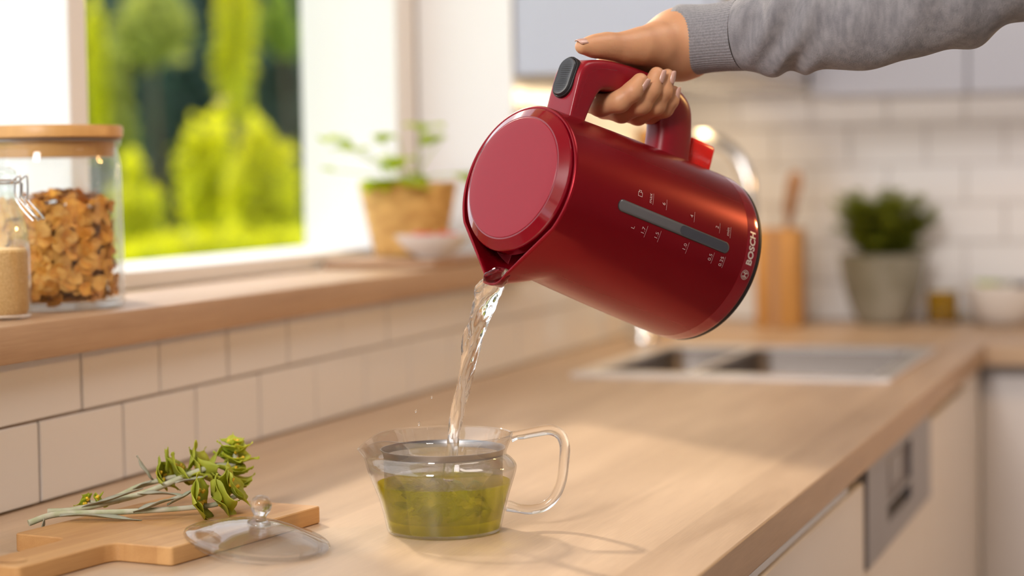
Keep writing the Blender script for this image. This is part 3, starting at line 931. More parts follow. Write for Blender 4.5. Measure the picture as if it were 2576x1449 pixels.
# ------------------------------------------------------------------ glass teapot
tdir = math.atan2(0.3279, 0.9446) + math.radians(6)
tp = empty('glass_teapot', TP, tdir)          # local +x: handle, -x: pouring lip
tag(tp, 'clear glass teapot with looped handle, half full of green tea', 'teapot')
prof = [(0.0490, 0.0008), (0.0505, 0.003), (0.0517, 0.008), (0.0545, 0.020), (0.0590, 0.036), (0.0632, 0.049), (0.0647, 0.0555), (0.0640, 0.0595), (0.0600, 0.0640), (0.0565, 0.0670), (0.0560, 0.0700), (0.0580, 0.0755), (0.0605, 0.0815), (0.0617, 0.0852)]
cp = catmull([Vector((r, z, 0)) for r, z in prof], 3)
NT = 96
def lipf(a, z):
    """extra radius and drop toward the lip at angle pi"""
    d = abs(((a - math.pi) + math.pi) % (2 * math.pi) - math.pi)
    w = math.exp(-(d / 0.30) ** 2)
    t = min(1, max(0, (z - 0.030) / 0.052))
    t = t * t * (3 - 2 * t)
    return w * t
def tring(r, z, off=0.0):
    out = []
    for j in range(NT):
        a = 2 * math.pi * j / NT
        k = lipf(a, z)
        w_ = math.exp(-(abs(((a - math.pi) + math.pi) % (2 * math.pi) - math.pi) / 0.30) ** 2)
        lipr = float(np.interp(z, [0.0, 0.030, 0.055, 0.070, 0.0865], [0.0490, 0.0572, 0.0668, 0.0706, 0.0758]))
        rr_ = r * (1 - w_) + max(r, lipr) * w_ + off
        out.append((rr_ * math.cos(a), rr_ * math.sin(a), z - 0.0110 * k * max(0, (z - 0.066) / 0.0192)))
    return out
TK = 0.0017
rings = [tring(p.x, p.y) for p in cp]
top = cp[-1]
rings.append(tring(top.x - 0.0004, top.y + 0.0008)); rings.append(tring(top.x - 0.0012, top.y + 0.0008))
rings += [tring(p.x, max(p.y, 0.0030), -TK) for p in reversed(cp)]
v, f = loft_geo(rings)
obj('glass_body', v, f, 'thin_glass', tp, True, 60)
hp = [(0.0600, 0, 0.0815), (0.0655, 0, 0.0830), (0.0720, 0, 0.0838), (0.0850, 0, 0.0860), (0.0960, 0, 0.0868), (0.1045, 0, 0.0820), (0.1082, 0, 0.0720), (0.1072, 0, 0.0560), (0.1045, 0, 0.0400), (0.0985, 0, 0.0270), (0.0890, 0, 0.0190), (0.0770, 0, 0.0165), (0.0650, 0, 0.0180), (0.0560, 0, 0.0205)]
tube('glass_handle', hp, [0.0050, 0.0040, 0.0046, 0.0048, 0.0048, 0.0048, 0.0047, 0.0046, 0.0046, 0.0046, 0.0046, 0.0046, 0.0042, 0.0052], 'glass', tp, 16, 5)

# tea inside
lv = [p for p in cp if p.y <= 0.0435]
trings = [[((p.x - TK - 0.0003) * math.cos(2 * math.pi * j / NT), (p.x - TK - 0.0003) * math.sin(2 * math.pi * j / NT), max(p.y, 0.0034)) for j in range(NT)] for p in lv]
rtop = lv[-1].x - TK - 0.0003
trings.append([(rtop * math.cos(2 * math.pi * j / NT), rtop * math.sin(2 * math.pi * j / NT), 0.0440) for j in range(NT)])
for q_ in (0.9, 0.6, 0.3, 0.1):
    trings.append([(rtop * q_ * math.cos(2 * math.pi * j / NT), rtop * q_ * math.sin(2 * math.pi * j / NT), 0.0432 + 0.0007 * math.sin(5 * 2 * math.pi * j / NT + 9 * q_)) for j in range(NT)])
tea = obj('green_tea', *loft_geo(trings), 'tea', None, True, 60)
tea.location = TP; tea.rotation_euler = (0, 0, tdir)
tag(tea, 'yellow green tea filling the lower half of the glass teapot', 'tea')

# strainer basket
stn = empty('tea_strainer', (TP.x, TP.y, 0.010), tdir)
tag(stn, 'fine steel mesh strainer basket sitting inside the glass teapot', 'strainer')
lathe('mesh_basket', [(0.0500, 0.0025), (0.0512, 0.006), (0.0520, 0.02), (0.0526, 0.0580)], 'gauze', stn, 96, cap0=True, cap1=False)
lathe('rim', [(0.0524, 0.0575), (0.0529, 0.0575), (0.0533, 0.0605), (0.0552, 0.0630), (0.0552, 0.0638), (0.0544, 0.0638), (0.0528, 0.0612), (0.0524, 0.0575)], 'steel_dark', stn, 96, cap0=False, cap1=False)
# leaves steeping in the basket
tl = []
for k in range(64):
    a = random.uniform(0, 2 * math.pi); r = random.uniform(0.0, 0.037); z = 0.005 + 0.025 * random.random() ** 1.5
    L, Wd = random.uniform(0.016, 0.030), random.uniform(0.006, 0.011)
    M_ = Matrix.Translation((r * math.cos(a), r * math.sin(a), z)) @ Matrix.Rotation(random.uniform(0, 6.28), 4, 'Z') @ Matrix.Rotation(random.uniform(-0.7, 0.7), 4, 'X') @ Matrix.Rotation(random.uniform(-0.5, 0.5), 4, 'Y')
    V, Fs = [], []
    for i in range(7):
        t = i / 6
        w = Wd * math.sin(math.pi * min(1, t * 0.92 + 0.06))
        for s in (-1, 0, 1):
            V.append(M_ @ Vector((L * (t - .5), s * w / 2, 0.003 * math.sin(5 * t + k) + 0.002 * s * s)))
    for i in range(6):
        for s in (0, 1):
            Fs.append((i * 3 + s, i * 3 + s + 1, i * 3 + s + 4, i * 3 + s + 3))
    tl.append((V, Fs))
o = obj('tea_leaves', *merge_geo(tl), 'tea_leaf', None)
o.location = (TP.x, TP.y, 0.010)
tag(o, 'dark green tea leaves steeping in the strainer', 'tea leaves', kind='stuff')

# ------------------------------------------------------------------ chopping board
BDIR = math.atan2(0.2168, 0.0320) - math.pi / 2     # turn of the long axis from +y
board = empty('chopping_board', (0.2007, 1.430, 0.0), BDIR)
tag(board, 'wooden chopping board with a short handle under the herbs', 'chopping board')
def fillet(poly, rad, n=5):
    out = []
    m = len(poly)
    for i in range(m):
        p, a, b = Vector(poly[i]), Vector(poly[i - 1]), Vector(poly[(i + 1) % m])
        r = rad[i]
        d1, d2 = (a - p).normalized(), (b - p).normalized()
        ang = d1.angle(d2)
        d = min(r / math.tan(ang / 2), (a - p).length * .45, (b - p).length * .45)
        s, e_ = p + d1 * d, p + d2 * d
        for k in range(n + 1):
            t = k / n
            out.append((1 - t) ** 2 * s + 2 * t * (1 - t) * p + t * t * e_)
    return out
poly = [(-0.083, 0), (-0.0285, 0), (-0.0235, -0.012), (-0.0235, -0.115), (0.0235, -0.115), (0.0235, -0.012), (0.0265, 0), (0.083, 0), (0.083, 0.2205), (-0.083, 0.2205)]
fp = fillet(poly, [.006, .008, .02, .006, .006, .02, .008, .004, .004, .004])
bt = 0.0158
def inset_poly(pts, d):
    c = []
    m = len(pts)
    for i in range(m):
        t = (pts[(i + 1) % m] - pts[i - 1]).normalized()
        c.append(pts[i] + Vector((-t.y, t.x)) * d)
    return c
rg = [[(p.x, p.y, z) for p in inset_poly(fp, i_)] for i_, z in ((0.001, 0.0003), (0.0, 0.0013), (0.0, bt - 0.001), (0.001, bt))]
slab = obj('slab', *loft_geo(rg), 'board_wood', board, True, 35)
# shallow round finger dimple in the handle, a ring and sunk disc
lathe('finger_dimple', [(0.0105, bt + 0.00005), (0.0112, bt + 0.0005), (0.0098, bt + 0.0006), (0.0085, bt + 0.0001), (0.002, bt + 0.0001)], 'board_wood', board, 32, (0.0, -0.095))

# ------------------------------------------------------------------ glass lid leaning on the board edge
lid = empty('teapot_lid', (0.3245, 1.488, 0.0113))
lid.rotation_euler = (math.radians(1.5), math.radians(9.2), 0)
tag(lid, 'clear glass teapot lid with round knob leaning on the chopping board', 'lid')
lp = [(0.0608, -0.0006), (0.0612, 0.0006), (0.0604, 0.0018), (0.054, 0.0036), (0.046, 0.0066), (0.034, 0.0108), (0.020, 0.0138), (0.009, 0.0150)]
li = [(0.009, 0.0130), (0.020, 0.0118), (0.034, 0.0088), (0.046, 0.0046), (0.0515, 0.0022), (0.0530, -0.0050), (0.0545, -0.0055), (0.0550, 0.0012), (0.0600, -0.0006)]
lidc = catmull([Vector((r, z, 0)) for r, z in lp], 3)
lathe('glass_dome', [(p.x, p.y) for p in lidc] + li, 'lid_glass', lid, 96, cap0=False, cap1=False)
v, f = lathe_geo([(0.009, 0.0130), (0.0001, 0.0130)], 48, cap0=False, cap1=True)
lathe('knob', [(0.0100, 0.0134), (0.0098, 0.0155), (0.0066, 0.0175), (0.0054, 0.0200), (0.0058, 0.0222), (0.0078, 0.0250), (0.0090, 0.0285), (0.0090, 0.0315), (0.0078, 0.0350), (0.0050, 0.0375), (0.0015, 0.0385)], 'glass', lid, 48, sharp=180)

# ------------------------------------------------------------------ herbs: sprigs with woolly stems, pointed bracts and yellow flowers
def leaf_geo(base, direction, normal, L, W, curl=0.25, fold=0.25, taper=1.0, n=8, wav=0.0, spike=False):
    d = Vector(direction).normalized()
    nr = Vector(normal); nr = (nr - d * nr.dot(d)).normalized()
    sd = d.cross(nr)
    V, Fs = [], []
    ph = random.uniform(0, 6)
    for i in range(n + 1):
        t = i / n
        if spike:
            w = W * 0.5 * (math.sin(math.pi * min(1.0, t / 0.86) ** 0.55) ** 0.75 if 0 < t < 0.86 else 0.0) + 0.0016 * (1 - t) + 0.0002
        else:
            w = W * (math.sin(math.pi * min(1.0, t ** taper)) ** 0.8) * 0.5 if 0 < t < 1 else 0.0004
        c = Vector(base) + d * (L * t) + nr * (curl * L * t * t)
        wv = nr * (wav * W * math.sin(9 * t + ph))
        for s in (-1, -0.5, 0, 0.5, 1):
            V.append(c + sd * (w * s) + nr * (fold * w * abs(s)) + wv * (s if s else 0.3))
    for i in range(n):
        for j in range(4):
            Fs.append((i * 5 + j, i * 5 + j + 1, (i + 1) * 5 + j + 1, (i + 1) * 5 + j))
    return V, Fs
def herb(label, stem_pts, r0, r1, whorls, leaves):
    base = Vector(stem_pts[0])
    e = empty('herb_sprig', base)
    tag(e, label, 'herb sprig', 'herb sprigs on the chopping board')
    pts = catmull([Vector(p) - base for p in stem_pts], 6)
    tube('stem', pts, [r0, r1], 'herb_stem', e, 8)
    for (pos, axis, size, n, mat) in whorls:
        c = Vector(pos) - base
        ax = Vector(axis).normalized()
        u = ax.orthogonal().normalized(); w = ax.cross(u)
        a0 = random.uniform(0, 6.28)
        n = max(4, n - 2)
        for k in range(n):
            a = a0 + 2 * math.pi * k / n + random.uniform(-.25, .25)
            out = u * math.cos(a) + w * math.sin(a)
            sz = size * 1.10 * random.uniform(0.85, 1.2)
            g = leaf_geo(c, out * 1.0 + ax * random.uniform(-0.05, 0.75), ax - out * 0.3, sz * 1.12, sz * random.uniform(1.0, 1.25), random.uniform(0.05, 0.45), 0.36, 0.62, 10, 0.06, True)
            # cup with a drawn-out point
            o = obj('bract', *g, mat, e, True, 180)
            o.modifiers.new('thick', 'SOLIDIFY').thickness = 0.0004
        fl = []
        for k in range(n + 2):
            a = random.uniform(0, 6.28)
            out = u * math.cos(a) + w * math.sin(a)
            p = c + out * (size * random.uniform(0.22, 0.42)) + ax * size * random.uniform(0.10, 0.35)
            v, f = lathe_geo([(0.0003, -0.0018), (0.0013, -0.0014), (0.0018, 0.0004), (0.0011, 0.0012), (0.0019, 0.0022), (0.0004, 0.0028)], 7)
            q = Vector((0, 0, 1)).rotation_difference((out + ax).normalized())
            fl.append(([q @ Vector(x) + p for x in v], f))
        for v, f in fl:
            obj('flower', v, f, 'herb_flower', e, True, 180)
    for (pos, d, nrm, L, W, curl, mat) in leaves:
        o = obj('leaf', *leaf_geo(Vector(pos) - base, d, nrm, L, W, curl, 0.5, 0.8, 9, 0.10), mat, e, True, 180)
        o.modifiers.new('thick', 'SOLIDIFY').thickness = 0.0005
    return e
UP = Vector((0, 0, 1))
def ray_dir(p0, p1): return (Vector(p1) - Vector(p0)).normalized()
# positions read as (pixel, depth)
A = lambda x, y, d: at(x, y, d)
right = CX; back = -CZ
herb('herb sprig with the tallest lime green flower head, pointing up to the right',
     [A(120, 1287, 1.775), A(190, 1282, 1.778), A(330, 1250, 1.79), A(400, 1226, 1.80), A(470, 1196, 1.81), A(540, 1172, 1.822), A(588, 1168, 1.832), A(592, 1130, 1.835)], 0.0028, 0.0026,
     [(A(585, 1228, 1.818), UP * 1.0 + right * 0.25, 0.0175, 7, 'herb_green'), (A(588, 1196, 1.826), UP + right * 0.15, 0.0170, 7, 'herb_green'),
      (A(590, 1166, 1.832), UP + right * 0.1, 0.0165, 7, 'herb_lime'), (A(590, 1142, 1.834), UP, 0.0150, 7, 'herb_lime'), (A(588, 1122, 1.835), UP, 0.0115, 6, 'herb_lime')],
     [(A(200, 1280, 1.778), right + UP * 0.25, UP, 0.060, 0.0085, 0.06, 'herb_grey'), (A(345, 1244, 1.79), right * 1.0 + UP * 0.02, UP, 0.042, 0.0090, -0.05, 'herb_grey'), (A(440, 1214, 1.80), right + UP * 0.1, UP, 0.03, 0.007, 0.1, 'herb_grey')])
herb('front herb sprig with big green bracts beside the glass lid',
     [A(72, 1316, 1.735), A(130, 1296, 1.745), A(200, 1291, 1.75), A(300, 1288, 1.752), A(400, 1283, 1.755), A(480, 1277, 1.76), A(545, 1268, 1.765), A(600, 1245, 1.775)], 0.0030, 0.0022,
     [(A(490, 1262, 1.752), right + UP * 0.35, 0.0235, 7, 'herb_green'), (A(535, 1248, 1.762), right + UP * 0.4, 0.0240, 7, 'herb_green'), (A(580, 1232, 1.775), right + UP * 0.6, 0.0215, 6, 'herb_green')],
     [(A(150, 1296, 1.742), right - UP * 0.02, UP, 0.072, 0.0085, -0.05, 'herb_grey'), (A(335, 1288, 1.75), right + UP * 0.28, UP, 0.046, 0.0100, 0.05, 'herb_grey'),
      (A(420, 1270, 1.752), right + UP * 0.35, UP, 0.030, 0.0085, 0.2, 'herb_grey'), (A(112, 1302, 1.735), -right * 0.35 - UP, right, 0.028, 0.006, 0.1, 'herb_grey')])
herb('herb sprig lying nearest the tiled wall, with a thin upright leaf',
     [A(258, 1264, 1.80), A(300, 1247, 1.805), A(345, 1225, 1.81), A(388, 1212, 1.815), A(440, 1200, 1.82), A(500, 1196, 1.825)], 0.0025, 0.0022,
     [(A(398, 1208, 1.815), right + UP * 0.5, 0.0175, 6, 'herb_green'), (A(445, 1198, 1.82), right + UP * 0.7, 0.0225, 7, 'herb_green'), (A(500, 1192, 1.826), right + UP * 0.7, 0.0215, 7, 'herb_green')],
     [(A(385, 1206, 1.812), UP - right * 0.5, -right, 0.026, 0.0085, 0.1, 'herb_grey'), (A(470, 1185, 1.822), UP + right * 0.25, right, 0.030, 0.013, 0.05, 'herb_green'), (A(505, 1190, 1.825), UP + right * 0.7, right, 0.032, 0.014, 0.05, 'herb_green'), (A(425, 1190, 1.818), UP + right * 0.1, -right, 0.024, 0.011, 0.1, 'herb_green'), (A(470, 1200, 1.815), right + UP * 0.1, UP, 0.024, 0.014, -0.1, 'herb_green'),
      (A(330, 1232, 1.808), right * 1.0 + UP * 0.3, UP, 0.02, 0.006, 0.1, 'herb_grey')])
herb('shortest herb sprig with small lime bracts at the left end',
     [A(300, 1262, 1.79), A(262, 1266, 1.79), A(232, 1262, 1.79), A(215, 1258, 1.79)], 0.0016, 0.0012,
     [(A(222, 1262, 1.79), -right + UP * 0.6, 0.0095, 5, 'herb_lime'), (A(245, 1264, 1.79), right + UP, 0.0095, 5, 'herb_lime')],
     [(A(240, 1264, 1.79), right * 0.6 + UP * 0.5, -right, 0.012, 0.005, 0.2, 'herb_lime')])

# ------------------------------------------------------------------ jars on the sill
JC = Vector((-0.068, 1.8137, ZS1))
jar = empty('storage_jar', JC)
tag(jar, 'wide glass storage jar of cornflakes with a round bamboo lid', 'jar')
JR = 0.0725
jp = [(0.064, 0.0004), (0.0705, 0.002), (JR, 0.006), (JR + 0.0003, 0.060), (JR, 0.130), (JR - 0.0006, 0.150), (JR - 0.003, 0.162), (JR - 0.0045, 0.166), (JR - 0.0030, 0.1685), (JR - 0.0005, 0.1715), (JR - 0.0005, 0.1735)]
JT = 0.0028
ji = [(JR - 0.0045, 0.1735), (JR - 0.0060, 0.168), (JR - 0.0060, 0.160), (JR - JT, 0.148), (JR - JT, 0.06), (JR - JT, 0.010), (0.064, 0.0062), (0.01, 0.0055)]
lathe('glass_body', [(0.01, 0.0004)] + jp + ji, 'jar_glass', jar, 96, cap0=True, cap1=True)
lj = lathe('lid', [(0.0715, 0.1775), (JR + 0.0020, 0.1785), (JR + 0.0022, 0.1885), (JR + 0.0010, 0.1905), (0.060, 0.1908), (0.01, 0.1908)], 'bamboo', jar, 96)
lathe('lid_plug', [(0.0645, 0.158), (0.0652, 0.1595), (0.0652, 0.1772), (0.0645, 0.1776)], 'bamboo', jar, 96)
lathe('seal', [(0.0655, 0.1745), (JR - 0.001, 0.1740), (JR + 0.0005, 0.1755), (JR - 0.001, 0.1772), (0.0655, 0.1770)], 'steel_dark', jar, 96, cap0=False, cap1=False)

flake_meshes = []
for k in range(7):
    V = [(0, 0, random.uniform(-.001, .001))]
    n = 9
    rr_ = [random.uniform(0.75, 1.15) for _ in range(n)]
    for q_ in (0.55, 1.0):
        for j in range(n):
            a = 2 * math.pi * j / n
            r = 0.0098 * q_ * (rr_[j] if q_ > .9 else 1)
            x, y = r * math.cos(a), r * math.sin(a) * 0.85
            V.append((x, y, 22 * (x * x - 0.3 * y * y) + random.uniform(-.0008, .0008) * q_))
    Fs = [(0, 1 + j, 1 + (j + 1) % n) for j in range(n)] + [(1 + j, 1 + n + j, 1 + n + (j + 1) % n, 1 + (j + 1) % n) for j in range(n)]
    flake_meshes.append(mesh_from('cornflake', V, Fs, 'flake' if k % 3 else 'flake_pale', True, 0))
to_cam = math.atan2(-JC.y, 1.07 - JC.x)
def fl_top(x, y):
    return 0.098 + 0.010 * math.sin(30 * x + 1) - 0.10 * x * math.cos(to_cam - 1.57) + 0.006 * math.sin(60 * y)
nfl = 0
def flake_pose(a, r, z, outer):
    p = JC + Vector((r * math.cos(a), r * math.sin(a), z))
    nrm = Vector((math.cos(a), math.sin(a), random.uniform(-.4, .4))) if outer else Vector((random.uniform(-.6, .6), random.uniform(-.6, .6), 1))
    nrm = (nrm + Vector((random.uniform(-.5, .5),) * 3) * 0.6).normalized()
    q = Vector((0, 0, 1)).rotation_difference(nrm)
    return p, q @ Quaternion((0, 0, 1), random.uniform(0, 6.28)), random.uniform(0.75, 1.15)
for k in range(290):
    if k < 215:
        a = to_cam + random.uniform(-1.55, 1.75); r = random.uniform(0.0585, 0.0635); z = random.uniform(0.0165, 0.110)
        outer = True
    else:
        a = to_cam + random.uniform(-2.2, 2.2); r = random.uniform(0.005, 0.058); z = 0
        outer = False
    if not outer:
        z = 0.1110 + 0.006 * math.sin(45 * r * math.cos(a) + 1) + random.uniform(-.002, .004)
    p, q, s = flake_pose(a, r, z, outer)
    o = bpy.data.objects.new('cornflake', flake_meshes[k % 7])
    link(o); o.location = p; o.rotation_mode = 'QUATERNION'; o.rotation_quaternion = q; o.scale = (s, s, s)
    tag(o, 'golden cornflake in the wide bamboo-lidded glass jar', 'cornflake', 'cornflakes in the glass jar')
parts = []
for k in range(520):
    a = random.uniform(0, 2 * math.pi); r = 0.060 * math.sqrt(random.random()); z = random.uniform(0.013, 0.109)
    p, q, s = flake_pose(a, r, z, r > 0.045)
    m_ = flake_meshes[k % 7]
    parts.append(([q @ (v.co * s) + p - JC for v in m_.vertices], [tuple(f.vertices) for f in m_.polygons]))
for k in range(120):
    a = random.uniform(0, 2 * math.pi); r = random.uniform(0.045, 0.058)
    p = JC + Vector((r * math.cos(a), r * math.sin(a), random.uniform(0.0105, 0.016))); m_ = flake_meshes[k % 7]
    q = Quaternion((0, 0, 1), random.uniform(0, 6.28)) @ Quaternion((1, 0, 0), random.uniform(-0.3, 0.3))
    parts.append(([q @ v.co + p - JC for v in m_.vertices], [tuple(f.vertices) for f in m_.polygons]))
parts.append(lathe_geo([(0.01, 0.0085), (0.050, 0.0085), (0.052, 0.05), (0.050, 0.104), (0.01, 0.108)], 32))
o = obj('cornflakes', *merge_geo(parts), 'flake', None, True, 0); o.location = JC
tag(o, 'mass of golden cornflakes filling the inside of the wide jar', 'cornflakes', kind='stuff')

SJ = Vector((-0.035, 1.6566, ZS1))
sj = empty('clip_jar', SJ)
tag(sj, 'small swing-top glass jar of brown sugar at the left edge', 'jar')
sp = [(0.01, 0.0004), (0.028, 0.0004), (0.0325, 0.003), (0.0335, 0.008), (0.0335, 0.055), (0.0330, 0.072), (0.0305, 0.090), (0.0265, 0.105), (0.0225, 0.117), (0.0208, 0.125), (0.0212, 0.130), (0.0226, 0.1315), (0.0226, 0.134)]
si = [(0.0195, 0.134), (0.0186, 0.125), (0.0203, 0.116), (0.0243, 0.104), (0.0283, 0.089), (0.0306, 0.072), (0.0311, 0.055), (0.0311, 0.010), (0.028, 0.0050), (0.01, 0.0045)]
lathe('glass_body', [(p.x, p.y) for p in catmull([Vector((r, z, 0)) for r, z in sp], 3)] + si, 'jar_glass', sj, 64)
lathe('glass_lid', [(0.019, 0.1352), (0.0224, 0.1355), (0.0228, 0.1400), (0.0215, 0.1440), (0.0170, 0.1470), (0.005, 0.1475)], 'jar_glass', sj, 48)
lathe('seal', [(0.0196, 0.1340), (0.0225, 0.1340), (0.0229, 0.1347), (0.0225, 0.1354), (0.0196, 0.1354)], 'spoon_wood', sj, 48, cap0=False, cap1=False)
ra = math.atan2(0.3279, 0.9446) - 0.35
def pol(a, r, z): return (r * math.cos(a), r * math.sin(a), z)
ringw = [pol(2 * math.pi * k / 40, 0.0238, 0.1320) for k in range(41)]
cl = tube('wire_clip', ringw, 0.0010, 'wire_steel', sj, 8)
bd = Vector((math.cos(ra), math.sin(ra), 0)); sd_ = Vector((-bd.y, bd.x, 0))
for s in (-0.006, 0.006):
    tube('clip_arm', [bd * 0.0235 + sd_ * s + UP * 0.1320, bd * 0.0330 + sd_ * s + UP * 0.1385, bd * 0.0350 + sd_ * s + UP * 0.137, bd * 0.0350 + sd_ * s + UP * 0.122, bd * 0.0335 + sd_ * s + UP * 0.1165], 0.0010, 'wire_steel', cl, 8, 4)
    tube('clip_arm', [bd * 0.0290 + sd_ * s + UP * 0.1320, bd * 0.0290 + sd_ * s + UP * 0.119, bd * 0.036 + sd_ * s * 1.05 + UP * 0.108, bd * 0.0475 + sd_ * s * 0.8 + UP * 0.0955], 0.0010, 'wire_steel', cl, 8, 4)
tube('clip_lever', [bd * 0.0335 - sd_ * 0.007 + UP * 0.1165, bd * 0.0520 - sd_ * 0.006 + UP * 0.0985, bd * 0.0530 + UP * 0.0975, bd * 0.0520 + sd_ * 0.006 + UP * 0.0985, bd * 0.0335 + sd_ * 0.007 + UP * 0.1165], 0.0010, 'wire_steel', cl, 8, 5)
v, f = lathe_geo([(0.01, 0.0055), (0.0285, 0.0056), (0.0308, 0.010), (0.0308, 0.0655), (0.0285, 0.0680), (0.02, 0.0690), (0.01, 0.0700), (0.001, 0.0702)], 64)
o = obj('brown_sugar', v, f, 'sugar', None); o.location = SJ
tag(o, 'pale brown sugar filling half of the small clip jar', 'sugar', kind='stuff')

# ------------------------------------------------------------------ far end of the sill: coaster board, basket plant, bowl of berries
cb = box('serving_board', (-0.150, 0.026, 2.665, 2.945, ZS1 + 0.0003, ZS1 + 0.0123), 'coaster_wood', bev=0.003, seg=2)
tag(cb, 'flat brown wooden board under the basket and bowl on the sill', 'board')
ZC = ZS1 + 0.0126
bk = empty('woven_basket', (-0.0845, 2.842, ZC))
tag(bk, 'woven straw basket on the window sill holding a young plant', 'basket')
rings = []
for i in range(26):
    t = i / 25
    z = 0.002 + 0.107 * t
    ring = []
    for j in range(72):
        a = 2 * math.pi * j / 72
        r = 0.0520 + 0.0225 * t ** 0.9 + 0.0018 * math.sin(12 * a + (math.pi if i % 4 < 2 else 0)) * (1 if i < 25 else 0)
        ring.append((r * math.cos(a), r * math.sin(a), z))
    rings.append(ring)
for q_, z in ((0.93, 0.1100), (0.88, 0.101), (0.84, 0.093)):
    rings.append([(0.0745 * q_ * math.cos(2 * math.pi * j / 72), 0.0745 * q_ * math.sin(2 * math.pi * j / 72), z) for j in range(72)])
obj('weave', *loft_geo(rings), 'wicker', bk, True, 60)
tube('braided_rim', [pol(2 * math.pi * k / 48, 0.0725, 0.1095 + 0.0008 * math.sin(k * 2.2)) for k in range(49)], 0.0034, 'wicker', bk, 8)
lathe('soil', [(0.063, 0.098), (0.03, 0.0995), (0.001, 0.100)], 'soil', bk, 32, cap0=False)
pl = empty('basil_plant', (-0.0845, 2.845, ZC + 0.099))
tag(pl, 'young leafy green plant growing out of the woven basket', 'plant')
def plant_stem(tip_px, depth, leaf, n=2, lean=0.0):
    leaf *= 1.45; n += 1
    tip = at(tip_px[0], tip_px[1], depth) - pl.location
    b0 = Vector((tip.x * 0.12, tip.y * 0.12, 0))
    tube('stem', [b0, b0 * 0.6 + tip * 0.35 + UP * 0.012, tip], [0.0014, 0.0009], 'basil', pl, 6, 4)
    for k in range(n):
        a = random.uniform(0, 6.28)
        d = Vector((math.cos(a), math.sin(a), random.uniform(-.35, .25)))
        obj('leaf', *leaf_geo(tip, d, UP, leaf, leaf * 0.85, -0.15, 0.25, 0.8), 'basil', pl, True, 180)
for t_ in (((838, 352), 3.02, .027, 3), ((905, 378), 3.0, .032, 3), ((950, 340), 3.06, .018, 2), ((1000, 345), 3.05, .026, 2), ((1003, 402), 3.0, .028, 3), ((1070, 318), 3.05, .028, 2), ((1115, 345), 3.03, .030, 3), ((1145, 437), 2.99, .026, 2),
           ((985, 452), 2.99, .034, 4), ((1010, 462), 2.98, .034, 4), ((960, 458), 3.0, .026, 3), ((1040, 440), 3.04, .022, 2), ((808, 425), 3.02, .016, 1)):
    plant_stem(*t_)
bw = empty('small_bowl', (-0.004, 2.735, ZC))
tag(bw, 'small white bowl of red berries in front of the basket', 'bowl')
lathe('bowl', [(0.018, 0.0004), (0.022, 0.001), (0.024, 0.004), (0.040, 0.014), (0.0535, 0.0300), (0.0560, 0.0350), (0.0545, 0.0355), (0.0510, 0.0300), (0.038, 0.0165), (0.020, 0.008), (0.001, 0.0075)], 'ceramic_white', bw, 64)
bi = 0
for k in range(16):
    a = 2.4 * k; r = 0.011 * math.sqrt(k) * 0.95
    rr_ = random.uniform(0.0078, 0.0095)
    z = 0.020 + 0.011 * (r / 0.04) ** 2 + (0.010 if k < 5 else 0)
    v, f = lathe_geo([(0.0002, -1), (0.5, -0.9), (0.9, -0.45), (1.0, 0.05), (0.85, 0.55), (0.5, 0.85), (0.2, 0.92), (0.05, 0.84)], 14)
    o = obj('berry', [Vector(x_) * rr_ for x_ in v], f, 'berry_red' if k % 4 else 'berry_pink', None, True, 180)
    o.location = bw.location + Vector((r * math.cos(a), r * math.sin(a), z)); o.rotation_euler = (random.uniform(-1, 1), random.uniform(-1, 1), 0)
    tag(o, 'red berry in the small white bowl' if k % 4 else 'pink berry in the small white bowl', 'berry', 'berries in the white bowl')

# ------------------------------------------------------------------ far worktop: utensil block, herb pot, oil glass, salad bowl, board
ub = empty('utensil_holder', (0.254, 4.02, 0.0005))
tag(ub, 'tall wooden utensil holder on the worktop by the back wall', 'utensil holder')
V, Fs = [], []
rg = []
for (h, z) in ((0.0455, 0.0), (0.0470, 0.002), (0.0470, 0.196), (0.0462, 0.198), (0.0395, 0.198), (0.0390, 0.196), (0.0390, 0.02)):
    ring = []
    for j in range(32):
        a = 2 * math.pi * j / 32
        c, s = math.cos(a), math.sin(a)
        ring.append((h * math.copysign(abs(c) ** 0.35, c), h * math.copysign(abs(s) ** 0.35, s), z))
    rg.append(ring)
obj('box', *loft_geo(rg), 'block_wood', ub, True, 40)
box('strip', (-0.012, 0.004, -0.0476, -0.0468, 0.002, 0.196), 'spoon_wood', ub, 0.0002)
def utensil(name, label, p0, p1, wide, mat, flat=0.35):
    e = empty(name, p0)
    tag(e, label, 'utensil', 'utensils in the wooden holder')
    d = Vector(p1) - Vector(p0); L = d.length
    e.rotation_mode = 'QUATERNION'; e.rotation_quaternion = Vector((0, 0, 1)).rotation_difference(d.normalized())
    tube('handle', [(0, 0, 0), (0, 0, L * 0.6), (0, 0, L * 0.75)], [0.0055, 0.0065, 0.006], mat, e, 10)
    rg = []
    for t, w in ((0.72, 0.25), (0.78, 0.6), (0.86, 0.95), (0.93, 1.0), (0.98, 0.8), (1.0, 0.35)):
        rg.append([(wide * w * math.cos(2 * math.pi * j / 20), wide * flat * w * math.sin(2 * math.pi * j / 20) - 0.003 * math.sin(math.pi * (t - .72) / .28), L * t) for j in range(20)])
    obj('blade', *loft_geo(rg), mat, e, True, 60)
utensil('wooden_spatula', 'wooden spatula leaning to the right in the utensil holder', (0.235, 4.02, 0.022), (0.291, 4.01, 0.315), 0.0165, 'spoon_wood', 0.2)
utensil('wooden_spoon', 'darker wooden spoon beside the spatula in the holder', (0.252, 4.032, 0.022), (0.276, 4.030, 0.272), 0.014, 'spoon_wood', 0.4)

